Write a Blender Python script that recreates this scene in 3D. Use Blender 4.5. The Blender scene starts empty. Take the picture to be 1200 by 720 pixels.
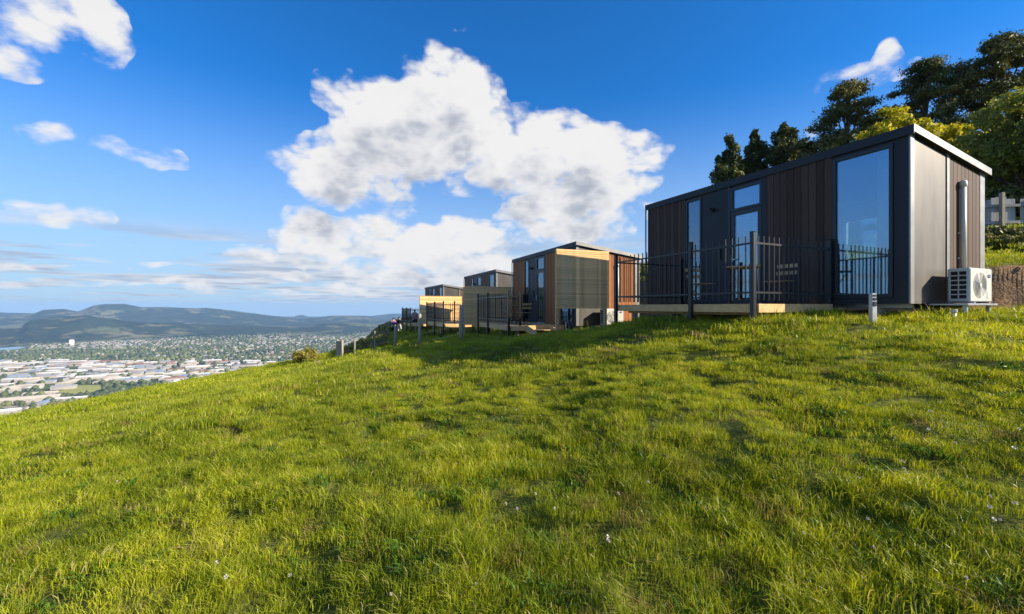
import bpy, bmesh, math, random
import numpy as np
from mathutils import Vector, Matrix

random.seed(7)
R = math.radians
S = bpy.context.scene
COL = S.collection
F = 515.0                                   # focal length in pixels of the 1200 px wide photograph

# ------------------------------------------------------------------ camera
cd = bpy.data.cameras.new('camera')
cam = bpy.data.objects.new('camera', cd)
COL.objects.link(cam)
cam.location = (0, 0, 0)
cam.rotation_euler = (R(90), 0, 0)
cd.sensor_width = 36.0
cd.lens = 36.0 * F / 1200.0
cd.clip_start = 0.05
cd.clip_end = 60000
S.camera = cam
S.view_settings.view_transform = 'Standard'
S.view_settings.look = 'None'
EXPO = 1.0
S.view_settings.exposure = EXPO
S.view_settings.gamma = 1.0
S.cycles.use_denoising = True
S.cycles.max_bounces = 8
S.cycles.transparent_max_bounces = 12
S.cycles.diffuse_bounces = 3
S.cycles.glossy_bounces = 3
S.cycles.transmission_bounces = 4
S.cycles.volume_bounces = 0
S.cycles.caustics_reflective = False
S.cycles.caustics_refractive = False

# ------------------------------------------------------------------ sun
SUN_EL = R(26.3)
SUN_H = (0.969, -0.247)
sdir = Vector((SUN_H[0] * math.cos(SUN_EL), SUN_H[1] * math.cos(SUN_EL), math.sin(SUN_EL)))
sl = bpy.data.lights.new('sun', 'SUN')
sl.energy = 5.0
sl.angle = R(0.5)
sl.color = (1.0, 0.87, 0.68)
sun = bpy.data.objects.new('sun', sl)
COL.objects.link(sun)
sun.rotation_euler = sdir.to_track_quat('Z', 'Y').to_euler()
sun.location = (30, -8, 20)


# ------------------------------------------------------------------ node helpers
class NT:
    def __init__(self, tree):
        self.t = tree
        self.n = tree.nodes
        self.l = tree.links

    def node(self, typ, **kw):
        n = self.n.new(typ)
        for k, v in kw.items():
            setattr(n, k, v)
        return n

    def put(self, sock, v):
        if v is None:
            return
        if isinstance(v, bpy.types.NodeSocket):
            self.l.new(v, sock)
        else:
            try:
                sock.default_value = v
            except Exception:
                sock.default_value = tuple(v) + (1.0,)

    def m(self, op, a, b=None, c=None, clamp=False):
        n = self.node('ShaderNodeMath', operation=op, use_clamp=clamp)
        self.put(n.inputs[0], a)
        self.put(n.inputs[1], b)
        self.put(n.inputs[2], c)
        return n.outputs[0]

    def v(self, op, a, b=None, scale=None):
        n = self.node('ShaderNodeVectorMath', operation=op)
        self.put(n.inputs[0], a)
        if b is not None:
            self.put(n.inputs[1], b)
        if scale is not None:
            self.put(n.inputs['Scale'], scale)
        return n.outputs['Value'] if op in ('LENGTH', 'DOT_PRODUCT', 'DISTANCE') else n.outputs[0]

    def xyz(self, x, y, z):
        n = self.node('ShaderNodeCombineXYZ')
        for i, a in enumerate((x, y, z)):
            self.put(n.inputs[i], a)
        return n.outputs[0]

    def sep(self, v):
        n = self.node('ShaderNodeSeparateXYZ')
        self.put(n.inputs[0], v)
        return n.outputs

    def noise(self, vec, scale, detail=4, rough=0.5, dist=0.0, out='Fac'):
        n = self.node('ShaderNodeTexNoise')
        if vec is not None:
            self.put(n.inputs['Vector'], vec)
        n.inputs['Scale'].default_value = scale
        n.inputs['Detail'].default_value = detail
        n.inputs['Roughness'].default_value = rough
        n.inputs['Distortion'].default_value = dist
        return n.outputs[out]

    def mix(self, fac, a, b, mode='MIX'):
        n = self.node('ShaderNodeMix', data_type='RGBA', blend_type=mode)
        self.put(n.inputs[0], fac)
        self.put(n.inputs[6], a)
        self.put(n.inputs[7], b)
        return n.outputs[2]

    def smooth(self, v, lo, hi, to0=0.0, to1=1.0, kind='SMOOTHSTEP'):
        n = self.node('ShaderNodeMapRange', interpolation_type=kind)
        self.put(n.inputs[0], v)
        n.inputs[1].default_value = lo
        n.inputs[2].default_value = hi
        n.inputs[3].default_value = to0
        n.inputs[4].default_value = to1
        return n.outputs[0]

    def ramp(self, fac, stops):
        n = self.node('ShaderNodeValToRGB')
        self.put(n.inputs[0], fac)
        el = n.color_ramp.elements
        while len(el) < len(stops):
            el.new(0.5)
        for e, (p, c) in zip(el, stops):
            e.position = p
            e.color = tuple(c) + (1.0,)
        return n.outputs[0]


# ------------------------------------------------------------------ world: sky and clouds
W = bpy.data.worlds.new('World')
S.world = W
W.use_nodes = True
W.cycles.sampling_method = 'MANUAL'
W.cycles.sample_map_resolution = 512
W.node_tree.nodes.clear()
t = NT(W.node_tree)
sky = t.node('ShaderNodeTexSky', sky_type='NISHITA')
sky.sun_disc = False
sky.sun_elevation = SUN_EL
sky.sun_rotation = math.atan2(SUN_H[0], SUN_H[1])
sky.altitude = 300
sky.air_density = 1.0
sky.dust_density = 0.35
sky.ozone_density = 2.2
SKY_STRENGTH = 0.115


def azel(px, py):
    a = math.degrees(math.atan2(px - 600, F))
    e = math.degrees(math.atan2(360 - py, math.hypot(F, px - 600)))
    return a, e


# (px, py, rx, ry, weight) of the cumulus lobes as seen in the photograph, turned into azimuth and elevation
LOBES = [
    (505, 112, 72, 62, 1.05), (560, 128, 50, 50, .9), (470, 160, 80, 60, .8), (412, 112, 56, 34, .75),
    (365, 198, 84, 42, 1.1), (450, 195, 110, 58, 1.0), (540, 190, 90, 50, .8), (640, 190, 95, 62, 1.1), (715, 195, 78, 52, 1.0),
    (660, 245, 80, 45, .9), (700, 268, 60, 26, .6), (620, 262, 55, 28, .55),
    (440, 280, 135, 36, 1.2), (350, 266, 50, 30, 1.0), (540, 290, 85, 32, 1.1), (600, 318, 60, 22, .9), (470, 322, 130, 20, .75), (350, 305, 60, 12, .5), (560, 338, 70, 14, .8), (690, 300, 60, 16, .5),
    (284, 295, 46, 14, 1.0), (72, 248, 92, 15, .8), (60, 151, 50, 18, .55), (142, 175, 46, 17, .62), (194, 186, 38, 12, .5),
    (25, 35, 80, 52, .72), (132, 55, 52, 48, .66), (85, 14, 80, 30, .55), (10, 75, 50, 24, .5),
    (995, 92, 64, 24, .5), (1030, 80, 50, 28, .4), (1046, 56, 28, 24, .34), (1085, 76, 34, 22, .5), (955, 152, 28, 13, .5), (758, 243, 14, 12, .5),
    (545, 30, 20, 14, .28), (345, 325, 30, 8, .6), (400, 335, 60, 9, .6), (110, 330, 80, 9, .75), (235, 333, 85, 8, .7), (25, 338, 60, 8, .7), (310, 346, 90, 7, .6), (170, 306, 70, 7, .45), (20, 308, 60, 8, .5), (345, 325, 40, 8, .6),
]
tc = t.node('ShaderNodeTexCoord')
dirv = tc.outputs['Generated']


def cloud_density(tr, d):
    dx, dy, dz = tr.sep(d)
    az = tr.m('MULTIPLY', tr.m('ARCTAN2', dx, dy), 57.2958)
    el = tr.m('MULTIPLY', tr.m('ARCSINE', dz), 57.2958)
    p = tr.xyz(az, el, 0.0)
    wn = tr.noise(d, 5.0, 3, 0.55, out='Color')
    w = tr.v('SCALE', tr.v('SUBTRACT', wn, (0.5, 0.5, 0.5)), scale=7.0)
    p = tr.v('ADD', p, w)
    p = tr.v('MULTIPLY', p, (1.0, 1.0, 0.0))
    tot = None
    for (px, py, rx, ry, wt) in LOBES:
        a0, e0 = azel(px, py)
        k = math.cos(math.radians(a0))
        ra = math.degrees(rx / F) * k * k
        re = math.degrees(ry / F) * k
        q = tr.v('MULTIPLY', tr.v('SUBTRACT', p, (a0, e0, 0.0)), (1 / ra, 1 / re, 0.0))
        b = tr.m('SUBTRACT', 1.0, tr.v('DOT_PRODUCT', q, q), clamp=True)
        tot = tr.m('MULTIPLY', b, wt) if tot is None else tr.m('MULTIPLY_ADD', b, wt, tot)
    tot = tr.m('MINIMUM', tot, 1.25)
    # unseen cumulus added behind and beside the view as neutral fill for shaded sides
    gen = tr.noise(tr.v('ADD', d, (3.3, 1.2, 0.4)), 2.6, 2, 0.5)
    out_of_view = tr.smooth(dy, 0.15, -0.25)
    genb = tr.m('MULTIPLY', tr.smooth(gen, 0.50, 0.66), out_of_view)
    tot = tr.m('ADD', tot, genb)
    stretched = tr.v('MULTIPLY', d, (1.0, 1.0, 1.7))
    n1 = tr.noise(stretched, 7.0, 8, 0.58, 0.2)
    vo = tr.node('ShaderNodeTexVoronoi', feature='F1')
    tr.put(vo.inputs['Vector'], tr.v('ADD', stretched, tr.v('SCALE', wn, scale=0.12)))
    vo.inputs['Scale'].default_value = 13.0
    vo.inputs['Detail'].default_value = 2.0
    vo.inputs['Roughness'].default_value = 0.55
    puff = tr.m('SUBTRACT', 0.74, vo.outputs['Distance'])
    D = tr.m('ADD', tot, tr.m('MULTIPLY', tr.m('SUBTRACT', n1, 0.5), 2.3))
    D = tr.m('MULTIPLY_ADD', puff, 0.85, D)
    n4 = tr.noise(stretched, 26.0, 4, 0.6)
    D = tr.m('ADD', D, tr.m('MULTIPLY', tr.m('SUBTRACT', n4, 0.5), 0.9))
    D = tr.m('SUBTRACT', D, 0.06)
    D = tr.m('SUBTRACT', D, tr.smooth(tot, 0.25, 0.0, 0.0, 1.5, 'LINEAR'))
    return D, el


g = bpy.data.node_groups.new('cloud_field', 'ShaderNodeTree')
g.interface.new_socket('Direction', in_out='INPUT', socket_type='NodeSocketVector')
g.interface.new_socket('Density', in_out='OUTPUT', socket_type='NodeSocketFloat')
tg = NT(g)
gi = tg.node('NodeGroupInput')
go = tg.node('NodeGroupOutput')
Dg, _ = cloud_density(tg, gi.outputs[0])
tg.l.new(Dg, go.inputs[0])


def cloud(d):
    n = t.node('ShaderNodeGroup')
    n.node_tree = g
    t.put(n.inputs[0], d)
    return n.outputs[0]


D1 = cloud(dirv)
D2 = cloud(t.v('NORMALIZE', t.v('ADD', dirv, (0.03, 0.0, 0.085))))
cover = t.smooth(D1, 0.0, 0.8)
# thickness between here and the light side greys the cloud
shade = t.smooth(t.m('MULTIPLY_ADD', D1, 0.25, D2), 0.6, 2.1)
fine = t.noise(t.v('MULTIPLY', dirv, (1.0, 1.0, 1.5)), 14.0, 6, 0.55)
shade = t.m('ADD', shade, t.m('MULTIPLY', t.m('SUBTRACT', fine, 0.5), 0.3), clamp=True)
ccol = t.ramp(shade, [(0.0, (0.92, 0.91, 0.91)), (0.45, (0.76, 0.77, 0.81)), (1.0, (0.44, 0.48, 0.57))])
# low layered cloud in perspective: a flat deck far away
dx, dy, dz = t.sep(dirv)
zz = t.m('ADD', t.m('MAXIMUM', dz, 0.0), 0.03)
deck = t.xyz(t.m('DIVIDE', dx, zz), t.m('DIVIDE', dy, zz), 0.0)
st = t.noise(t.v('ADD', deck, (2.0, 5.0, 0.0)), 0.42, 6, 0.55, 0.3)
st2 = t.noise(deck, 0.10, 2, 0.5)
elv = t.m('MULTIPLY', t.m('ARCSINE', dz), 57.2958)
low = t.m('MULTIPLY', t.smooth(elv, 9.5, 6.0), t.smooth(elv, -0.3, 1.4))
rat = t.m('DIVIDE', dx, t.m('MAXIMUM', dy, 0.2))
right = t.m('MULTIPLY', t.smooth(rat, -0.9, -0.2, 0.0, 0.12), t.smooth(rat, 0.5, 0.1))
scov = t.m('MULTIPLY', t.smooth(t.m('ADD', t.m('ADD', st, t.m('MULTIPLY', st2, 0.3)), right), 0.62, 0.74), low)
scol = t.ramp(t.noise(deck, 0.9, 4, 0.5), [(0.38, (0.44, 0.50, 0.62)), (0.62, (0.82, 0.82, 0.85))])
skyc = t.mix(1.0, sky.outputs[0], (0.08, 0.475, 0.88, 1.0), 'MULTIPLY')
hz = t.smooth(elv, 26.0, -2.0)
skyc = t.mix(t.m('MULTIPLY', hz, 0.92), skyc, (2.3, 2.95, 3.7, 1.0))
K = 1.0 / SKY_STRENGTH


def bright(c):
    return t.v('SCALE', c, scale=K * 0.97 / 2 ** EXPO)


c1 = t.mix(t.m('MULTIPLY', scov, 0.85), skyc, bright(scol))
c2 = t.mix(cover, c1, bright(ccol))
bg = t.node('ShaderNodeBackground')
t.put(bg.inputs[0], c2)
bg.inputs[1].default_value = SKY_STRENGTH
wo = t.node('ShaderNodeOutputWorld')
t.l.new(bg.outputs[0], wo.inputs[0])


# ------------------------------------------------------------------ mesh helpers
class MB:
    def __init__(self):
        self.v = []
        self.f = []

    def add(self, vs, fs):
        o = len(self.v)
        self.v += [tuple(p) for p in vs]
        self.f += [tuple(i + o for i in f) for f in fs]
        return self

    def box(self, x0, x1, y0, y1, z0, z1, bev=0.0):
        if bev > 0:
            b = bev
            # chamfered box: each face inset, edges and corners filled
            bm = bmesh.new()
            bmesh.ops.create_cube(bm, size=1.0)
            for v_ in bm.verts:
                v_.co = Vector(((x0 + x1) / 2 + v_.co.x * (x1 - x0), (y0 + y1) / 2 + v_.co.y * (y1 - y0), (z0 + z1) / 2 + v_.co.z * (z1 - z0)))
            bmesh.ops.bevel(bm, geom=bm.edges[:], offset=b, segments=1, affect='EDGES')
            bm.verts.index_update()
            self.add([v_.co[:] for v_ in bm.verts], [[w.index for w in f.verts] for f in bm.faces])
            bm.free()
            return self
        vs = [(x0, y0, z0), (x1, y0, z0), (x1, y1, z0), (x0, y1, z0), (x0, y0, z1), (x1, y0, z1), (x1, y1, z1), (x0, y1, z1)]
        fs = [(0, 3, 2, 1), (4, 5, 6, 7), (0, 1, 5, 4), (1, 2, 6, 5), (2, 3, 7, 6), (3, 0, 4, 7)]
        return self.add(vs, fs)

    def hexa(self, vs):
        fs = [(0, 3, 2, 1), (4, 5, 6, 7), (0, 1, 5, 4), (1, 2, 6, 5), (2, 3, 7, 6), (3, 0, 4, 7)]
        return self.add(vs, fs)

    def bar(self, a, b, w, h=None, up=(0, 0, 1)):
        h = h or w
        a = Vector(a); b = Vector(b)
        d = (b - a).normalized()
        u = Vector(up)
        if abs(d.dot(u)) > 0.95:
            u = Vector((0, 1, 0))
        s = d.cross(u).normalized() * (w / 2)
        q = s.cross(d).normalized() * (h / 2)
        return self.hexa([a - s - q, a + s - q, b + s - q, b - s - q, a - s + q, a + s + q, b + s + q, b - s + q])

    def tube(self, pts, rad, n=8, cap=True):
        pts = [Vector(p) for p in pts]
        if not hasattr(rad, '__len__'):
            rad = [rad] * len(pts)
        o = len(self.v)
        prev = None
        for i, p in enumerate(pts):
            d = (pts[min(i + 1, len(pts) - 1)] - pts[max(i - 1, 0)]).normalized()
            if prev is None:
                u = Vector((0, 0, 1)) if abs(d.z) < 0.9 else Vector((1, 0, 0))
                s = d.cross(u).normalized()
            else:
                s = (prev - d * prev.dot(d)).normalized()
            prev = s
            q = d.cross(s)
            for k in range(n):
                a = 2 * math.pi * k / n
                self.v.append(tuple(p + (s * math.cos(a) + q * math.sin(a)) * rad[i]))
        for i in range(len(pts) - 1):
            for k in range(n):
                a = o + i * n + k
                b = o + i * n + (k + 1) % n
                self.f.append((a, b, b + n, a + n))
        if cap:
            self.f.append(tuple(o + k for k in reversed(range(n))))
            self.f.append(tuple(o + (len(pts) - 1) * n + k for k in range(n)))
        return self

    def mesh(self, name):
        me = bpy.data.meshes.new(name)
        me.from_pydata(self.v, [], self.f)
        me.update()
        return me


def link(name, me, mat=None, parent=None, loc=None, rotz=None, smooth=False):
    if mat is not None and len(me.materials) == 0:
        me.materials.append(mat)
    if smooth:
        me.polygons.foreach_set('use_smooth', [True] * len(me.polygons))
    o = bpy.data.objects.new(name, me)
    COL.objects.link(o)
    if parent is not None:
        o.parent = parent
    if loc is not None:
        o.location = loc
    if rotz is not None:
        o.rotation_euler = (0, 0, rotz)
    return o


def obj(name, mb, mat, parent=None, loc=None, rotz=None, smooth=False):
    return link(name, mb.mesh(name), mat, parent, loc, rotz, smooth)


def tag(o, label=None, cat=None, group=None, kind=None):
    if label: o['label'] = label
    if cat: o['category'] = cat
    if group: o['group'] = group
    if kind: o['kind'] = kind
    return o


def thing(name, label, cat, loc=(0, 0, 0), rotz=0.0, group=None):
    o = bpy.data.objects.new(name, None)
    COL.objects.link(o)
    o.location = loc
    o.rotation_euler = (0, 0, rotz)
    o.empty_display_size = 0.3
    return tag(o, label, cat, group)


def copy_tree(o, parent=None):
    c = o.copy()
    COL.objects.link(c)
    c.parent = parent
    for ch in [x for x in KIDS.get(o.name, [])]:
        copy_tree(ch, c)
    return c


KIDS = {}


def note_kids():
    KIDS.clear()
    for o in bpy.data.objects:
        if o.parent:
            KIDS.setdefault(o.parent.name, []).append(o)


def mesh_np(name, verts, faces, k):
    """verts (n,3) and faces (m,k) arrays to a mesh, fast"""
    me = bpy.data.meshes.new(name)
    me.vertices.add(len(verts))
    me.vertices.foreach_set('co', np.asarray(verts, np.float32).ravel())
    m = len(faces)
    me.loops.add(m * k)
    me.loops.foreach_set('vertex_index', np.asarray(faces, np.int32).ravel())
    me.polygons.add(m)
    me.polygons.foreach_set('loop_start', np.arange(m, dtype=np.int32) * k)
    me.polygons.foreach_set('loop_total', np.full(m, k, np.int32))
    me.update(calc_edges=True)
    me.validate()
    return me


# ------------------------------------------------------------------ materials
def new_mat(name):
    m = bpy.data.materials.new(name)
    m.use_nodes = True
    m.node_tree.nodes.clear()
    tr = NT(m.node_tree)
    out = tr.node('ShaderNodeOutputMaterial')
    return m, tr, out


def pbr(name, col, rough=0.6, metal=0.0, var=0.12, scale=6.0, stretch=(1, 1, 1), bump=0.0, spec=0.5, per=0.0, dirt=None, dirt_amt=0.0, coat=0.0):
    m, tr, out = new_mat(name)
    b = tr.node('ShaderNodeBsdfPrincipled')
    co = tr.node('ShaderNodeTexCoord').outputs['Object']
    vec = tr.v('MULTIPLY', co, stretch)
    n = tr.noise(vec, scale, 6, 0.6)
    lo = tuple(c * (1 - var) for c in col)
    hi = tuple(min(1, c * (1 + var)) for c in col)
    c = tr.ramp(n, [(0.3, lo), (0.7, hi)])
    if per:
        oi = tr.node('ShaderNodeObjectInfo')
        k = tr.m('MULTIPLY_ADD', oi.outputs['Random'], 2 * per, 1 - per)
        c = tr.v('SCALE', c, scale=k)
    if dirt is not None:
        d = tr.smooth(tr.noise(co, scale * 0.35, 5, 0.65), 0.5, 0.72)
        c = tr.mix(tr.m('MULTIPLY', d, dirt_amt), c, tuple(dirt) + (1.0,))
    tr.put(b.inputs['Base Color'], c)
    b.inputs['Metallic'].default_value = metal
    b.inputs['Specular IOR Level'].default_value = spec
    tr.put(b.inputs['Roughness'], tr.smooth(n, 0.2, 0.8, rough * 0.88, min(1.0, rough * 1.12), 'LINEAR'))
    b.inputs['Coat Weight'].default_value = coat
    if bump:
        bn = tr.node('ShaderNodeBump')
        bn.inputs['Strength'].default_value = bump
        bn.inputs['Distance'].default_value = 0.01
        tr.put(bn.inputs['Height'], n)
        tr.l.new(bn.outputs[0], b.inputs['Normal'])
    tr.l.new(b.outputs[0], out.inputs[0])
    return m


def foliage_mat(name, a, b_, c_, trans=0.3, scale=0.6, spec=0.2):
    """three leaf colours mixed by place and by leaf"""
    m, tr, out = new_mat(name)
    ge = tr.node('ShaderNodeNewGeometry')
    n = tr.noise(ge.outputs['Position'], scale, 4, 0.6)
    base = tr.ramp(n, [(0.32, a), (0.52, b_), (0.72, c_)])
    rnd = ge.outputs['Random Per Island']
    base = tr.v('SCALE', base, scale=tr.m('MULTIPLY_ADD', rnd, 0.6, 0.7))
    p = tr.node('ShaderNodeBsdfPrincipled')
    tr.put(p.inputs['Base Color'], base)
    p.inputs['Roughness'].default_value = 0.55
    p.inputs['Specular IOR Level'].default_value = spec
    tl = tr.node('ShaderNodeBsdfTranslucent')
    tr.put(tl.inputs[0], tr.mix(1.0, base, (1.25, 1.2, 0.55, 1), 'MULTIPLY'))
    mx = tr.node('ShaderNodeMixShader')
    mx.inputs[0].default_value = trans
    tr.l.new(p.outputs[0], mx.inputs[1])
    tr.l.new(tl.outputs[0], mx.inputs[2])
    tr.l.new(mx.outputs[0], out.inputs[0])
    return m


M = {}
M['charcoal'] = pbr('charcoal_steel', (0.020, 0.023, 0.030), 0.5, 0.0, 0.10, 3, bump=0.05, spec=0.3, dirt=(0.05, 0.05, 0.05), dirt_amt=0.3)
M['satin'] = pbr('satin_metal_panel', (0.115, 0.108, 0.10), 0.50, 0.85, 0.09, 1.4, (2.5, 2.5, 0.5), bump=0.08, dirt=(0.16, 0.13, 0.10), dirt_amt=0.25)
M['trim'] = pbr('pale_metal_flashing', (0.26, 0.255, 0.245), 0.42, 0.6, 0.05, 5)
M['frame'] = pbr('black_aluminium', (0.014, 0.016, 0.020), 0.42, 0.0, 0.1, 5)
M['roof'] = pbr('dark_roofing', (0.045, 0.048, 0.055), 0.45, 0.3, 0.1, 5)
M['brown1'] = pbr('dark_stained_boards', (0.068, 0.042, 0.032), 0.7, 0, 0.35, 5, (12, 12, 0.6), 0.4, 0.25, per=0.32)
M['brown2'] = pbr('cedar_boards', (0.30, 0.115, 0.038), 0.65, 0, 0.25, 5, (12, 12, 0.6), 0.3, 0.25, per=0.22)
M['brown3'] = pbr('mid_brown_boards', (0.13, 0.075, 0.05), 0.65, 0, 0.3, 5, (12, 12, 0.6), 0.3, 0.25, per=0.12)
M['timber'] = pbr('treated_pine', (0.64, 0.42, 0.20), 0.75, 0, 0.22, 4, (2, 2, 9), 0.3, 0.2, per=0.12, dirt=(0.20, 0.15, 0.09), dirt_amt=0.5)
M['slat'] = pbr('pine_slats', (0.82, 0.51, 0.23), 0.75, 0, 0.2, 4, (2, 8, 8), 0.3, 0.2, per=0.15)
M['grey_timber'] = pbr('weathered_timber', (0.33, 0.29, 0.23), 0.85, 0, 0.3, 8, (6, 6, 1), 0.5, 0.2, per=0.15)
M['fence'] = pbr('black_powdercoat', (0.009, 0.010, 0.013), 0.33, 0.0, 0.15, 8, spec=0.5)
M['galv'] = pbr('galvanised_steel', (0.42, 0.44, 0.47), 0.38, 0.8, 0.12, 12)
M['white_plastic'] = pbr('white_plastic', (0.55, 0.54, 0.50), 0.4, 0, 0.04, 6)
M['white_paint'] = pbr('offwhite_enamel', (0.58, 0.57, 0.53), 0.35, 0, 0.03, 4)
M['grille'] = pbr('grey_fan_grille', (0.55, 0.55, 0.53), 0.45, 0, 0.05, 6)
M['dark'] = pbr('dark_cavity', (0.012, 0.012, 0.014), 0.8, 0, 0.1, 6)
M['blue_badge'] = pbr('blue_badge', (0.02, 0.05, 0.30), 0.35, 0, 0.02, 6)
M['lining'] = pbr('pale_wall_lining', (0.42, 0.36, 0.28), 0.7, 0, 0.08, 3)
M['linen'] = pbr('white_linen', (0.62, 0.61, 0.58), .9, 0, .05, 8)
M['concrete'] = pbr('concrete', (0.40, 0.38, 0.35), 0.85, 0, 0.15, 12, bump=0.3)
M['earth_block'] = pbr('clay', (0.20, 0.12, 0.07), 0.95, 0, 0.3, 8, bump=0.6)
M['rock'] = pbr('tan_rock', (0.30, 0.22, 0.15), 0.9, 0, 0.25, 5, bump=0.8)
M['whiteboard'] = pbr('weathered_white_boards', (0.29, 0.30, 0.31), 0.8, 0, 0.2, 5, (5, 5, 1), 0.3, 0.2, per=0.2, dirt=(0.2, 0.19, 0.17), dirt_amt=0.6)
M['bark'] = pbr('bark', (0.10, 0.075, 0.055), 0.9, 0, 0.35, 8, (4, 4, 1), 0.8)
M['chair_wood'] = pbr('oiled_acacia', (0.42, 0.28, 0.15), 0.55, 0, 0.2, 8, (4, 1, 4), 0.2, per=0.1)
M['petal'] = pbr('clover_white', (0.60, 0.56, 0.47), 0.7, 0, 0.08, 30)
M['skin'] = pbr('skin', (0.45, 0.28, 0.20), 0.55, 0, 0.05, 6)
M['hair'] = pbr('dark_hair', (0.03, 0.022, 0.018), 0.6, 0, 0.1, 10)


def cloth(name, c):
    return pbr(name, c, 0.85, 0, 0.12, 9, bump=0.2, spec=0.2)


def glass_mat():
    m, tr, out = new_mat('coated_glass')
    gl = tr.node('ShaderNodeBsdfGlossy')
    gl.inputs['Roughness'].default_value = 0.012
    gl.inputs['Color'].default_value = (0.60, 0.82, 1.0, 1)
    trn = tr.node('ShaderNodeBsdfTransparent')
    trn.inputs[0].default_value = (0.70, 0.82, 0.88, 1)
    fr = tr.node('ShaderNodeFresnel')
    fr.inputs[0].default_value = 1.5
    mx = tr.node('ShaderNodeMixShader')
    tr.put(mx.inputs[0], tr.m('MULTIPLY_ADD', fr.outputs[0], 0.8, 0.20, clamp=True))
    tr.l.new(trn.outputs[0], mx.inputs[1])
    tr.l.new(gl.outputs[0], mx.inputs[2])
    co = tr.node('ShaderNodeTexCoord').outputs['Object']
    bn = tr.node('ShaderNodeBump')
    bn.inputs['Strength'].default_value = 0.03
    bn.inputs['Distance'].default_value = 0.02
    tr.put(bn.inputs['Height'], tr.noise(co, 1.2, 2, 0.4))
    tr.l.new(bn.outputs[0], gl.inputs['Normal'])
    tr.l.new(mx.outputs[0], out.inputs[0])
    return m


M['glass'] = glass_mat()

# ------------------------------------------------------------------ terrain heights
U2 = (0.910, 0.4152)          # across the near cabin, away from the camera
U1 = (-0.4152, 0.910)         # along its length
C1 = (6.50, 7.20)             # its near front corner

rng = np.random.default_rng(5)


def lattice_noise(seed):
    tab = np.random.default_rng(seed).random((256, 256))

    def f(x, y):
        xi = np.floor(x).astype(int); yi = np.floor(y).astype(int)
        fx = x - xi; fy = y - yi
        fx = fx * fx * (3 - 2 * fx); fy = fy * fy * (3 - 2 * fy)
        a = tab[xi & 255, yi & 255]; b = tab[(xi + 1) & 255, yi & 255]
        c = tab[xi & 255, (yi + 1) & 255]; d = tab[(xi + 1) & 255, (yi + 1) & 255]
        return (a * (1 - fx) + b * fx) * (1 - fy) + (c * (1 - fx) + d * fx) * fy
    return f


NZ = [lattice_noise(s) for s in range(8)]


def fbm(x, y, o=4, s=0, g=0.5):
    r = 0; a = 1; tt = 0
    for i in range(o):
        r = r + a * (NZ[(s + i) % 8](x * 2 ** i + 13.7 * i, y * 2 ** i + 7.1 * i) - 0.5)
        tt += a
        a *= g
    return r / tt * 2


def sstep(x, a, b):
    q = np.clip((x - a) / (b - a), 0, 1)
    return q * q * (3 - 2 * q)


BV = [-1e5, 4.2, 4.9, 5.6, 8.0, 9.5, 14, 25, 50, 120, 1e5]
BZ = [0, 0, 1.50, 1.62, 1.98, 2.30, 3.6, 7.0, 11.0, 18, 18]


def bank_q(x, y):
    """how far behind the foot of the cut bank: the foot turns a corner behind the near cabin"""
    v = (x - C1[0]) * U2[0] + (y - C1[1]) * U2[1]
    w = (y - 9.5) * 1.0 + 0.12 * (x - 10) + 4.2
    h = np.clip(0.5 + 0.5 * (w - v) / 1.2, 0, 1)
    return w + (v - w) * h - 1.2 * h * (1 - h)


def base_z(x, y):
    r2 = x * x + y * y
    r = np.sqrt(r2)
    v = (x - C1[0]) * U2[0] + (y - C1[1]) * U2[1]
    rt = sstep(v, 3, 16)
    k = 0.00105 * r2 * (1 - rt) + rt * 0.001 * np.maximum(0, r - 150) ** 2
    lin = 0.146 * np.minimum(x, 9) + 0.033 * np.minimum(y, 400) * (1 - 0.6 * rt)
    lin = np.where(x > 9, 0.146 * 9 + 0.033 * np.minimum(y, 400) * (1 - 0.6 * rt), lin)
    back = -0.00 * y
    z = -1.45 + lin - k + back
    z = z + 1.75 * np.exp(-((x + 8.0) / 4.6) ** 2 - ((y - 38) / 6.5) ** 2)
    tt = (x - C1[0]) * U1[0] + (y - C1[1]) * U1[1]
    z = z + np.interp(bank_q(x, y), BV, BZ) * (1 - 0.75 * sstep(tt, 9, 45))
    return z


CTRL = [(6.5, 7.2, -.17), (9.3, 8.0, -.16), (7.6, 9.5, -.17), (9, 11, -.17), (5.6, 6.9, -.22), (4.09, 7.38, -.27), (3.54, 8.57, -.28),
        (5.5, 10, -.25), (4.6, 12.6, -.4), (2.575, 10.69, -.5), (6.5, 13.5, -.35), (1.31, 13, -.83), (2.9, 13.6, -.71), (3.5, 16, -.85), (-.07, 15.24, -1.11),
        (2.2, 19.5, -.95), (-.92, 17.5, -1.27), (-1.41, 18.8, -1.33), (-1.6, 13.7, -1.14), (-3.8, 18.2, -1.62), (-5.6, 21, -2.08), (-6.9, 22, -2.42), (-9.8, 25, -3.0),
        (-3.6, 23.3, -1.62), (-5.2, 27.7, -1.75), (-1.0, 24, -1.35), (-2, 29, -1.35), (-5, 32, -1.6), (-7, 37, -1.75), (-7.3, 31.9, -1.9),
        (0, 2, -1.42), (-3, 3, -1.75), (3, 3, -1.02), (6, 3.5, -.62), (0, 0, -1.45), (0, 6, -1.28), (-4, 8, -1.55), (-2.5, 9.5, -1.30), (-1, 8, -1.22), (2, 6, -0.93), (0, 10, -1.03),
        (9, 5, -.3), (12, 9.5, -.15), (11, 7, -.2)]
CP = np.array(CTRL)
SG = 3.2


def _rb(x, y):
    d2 = (np.asarray(x)[..., None] - CP[:, 0]) ** 2 + (np.asarray(y)[..., None] - CP[:, 1]) ** 2
    return np.exp(-d2 / (2 * SG * SG))


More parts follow.
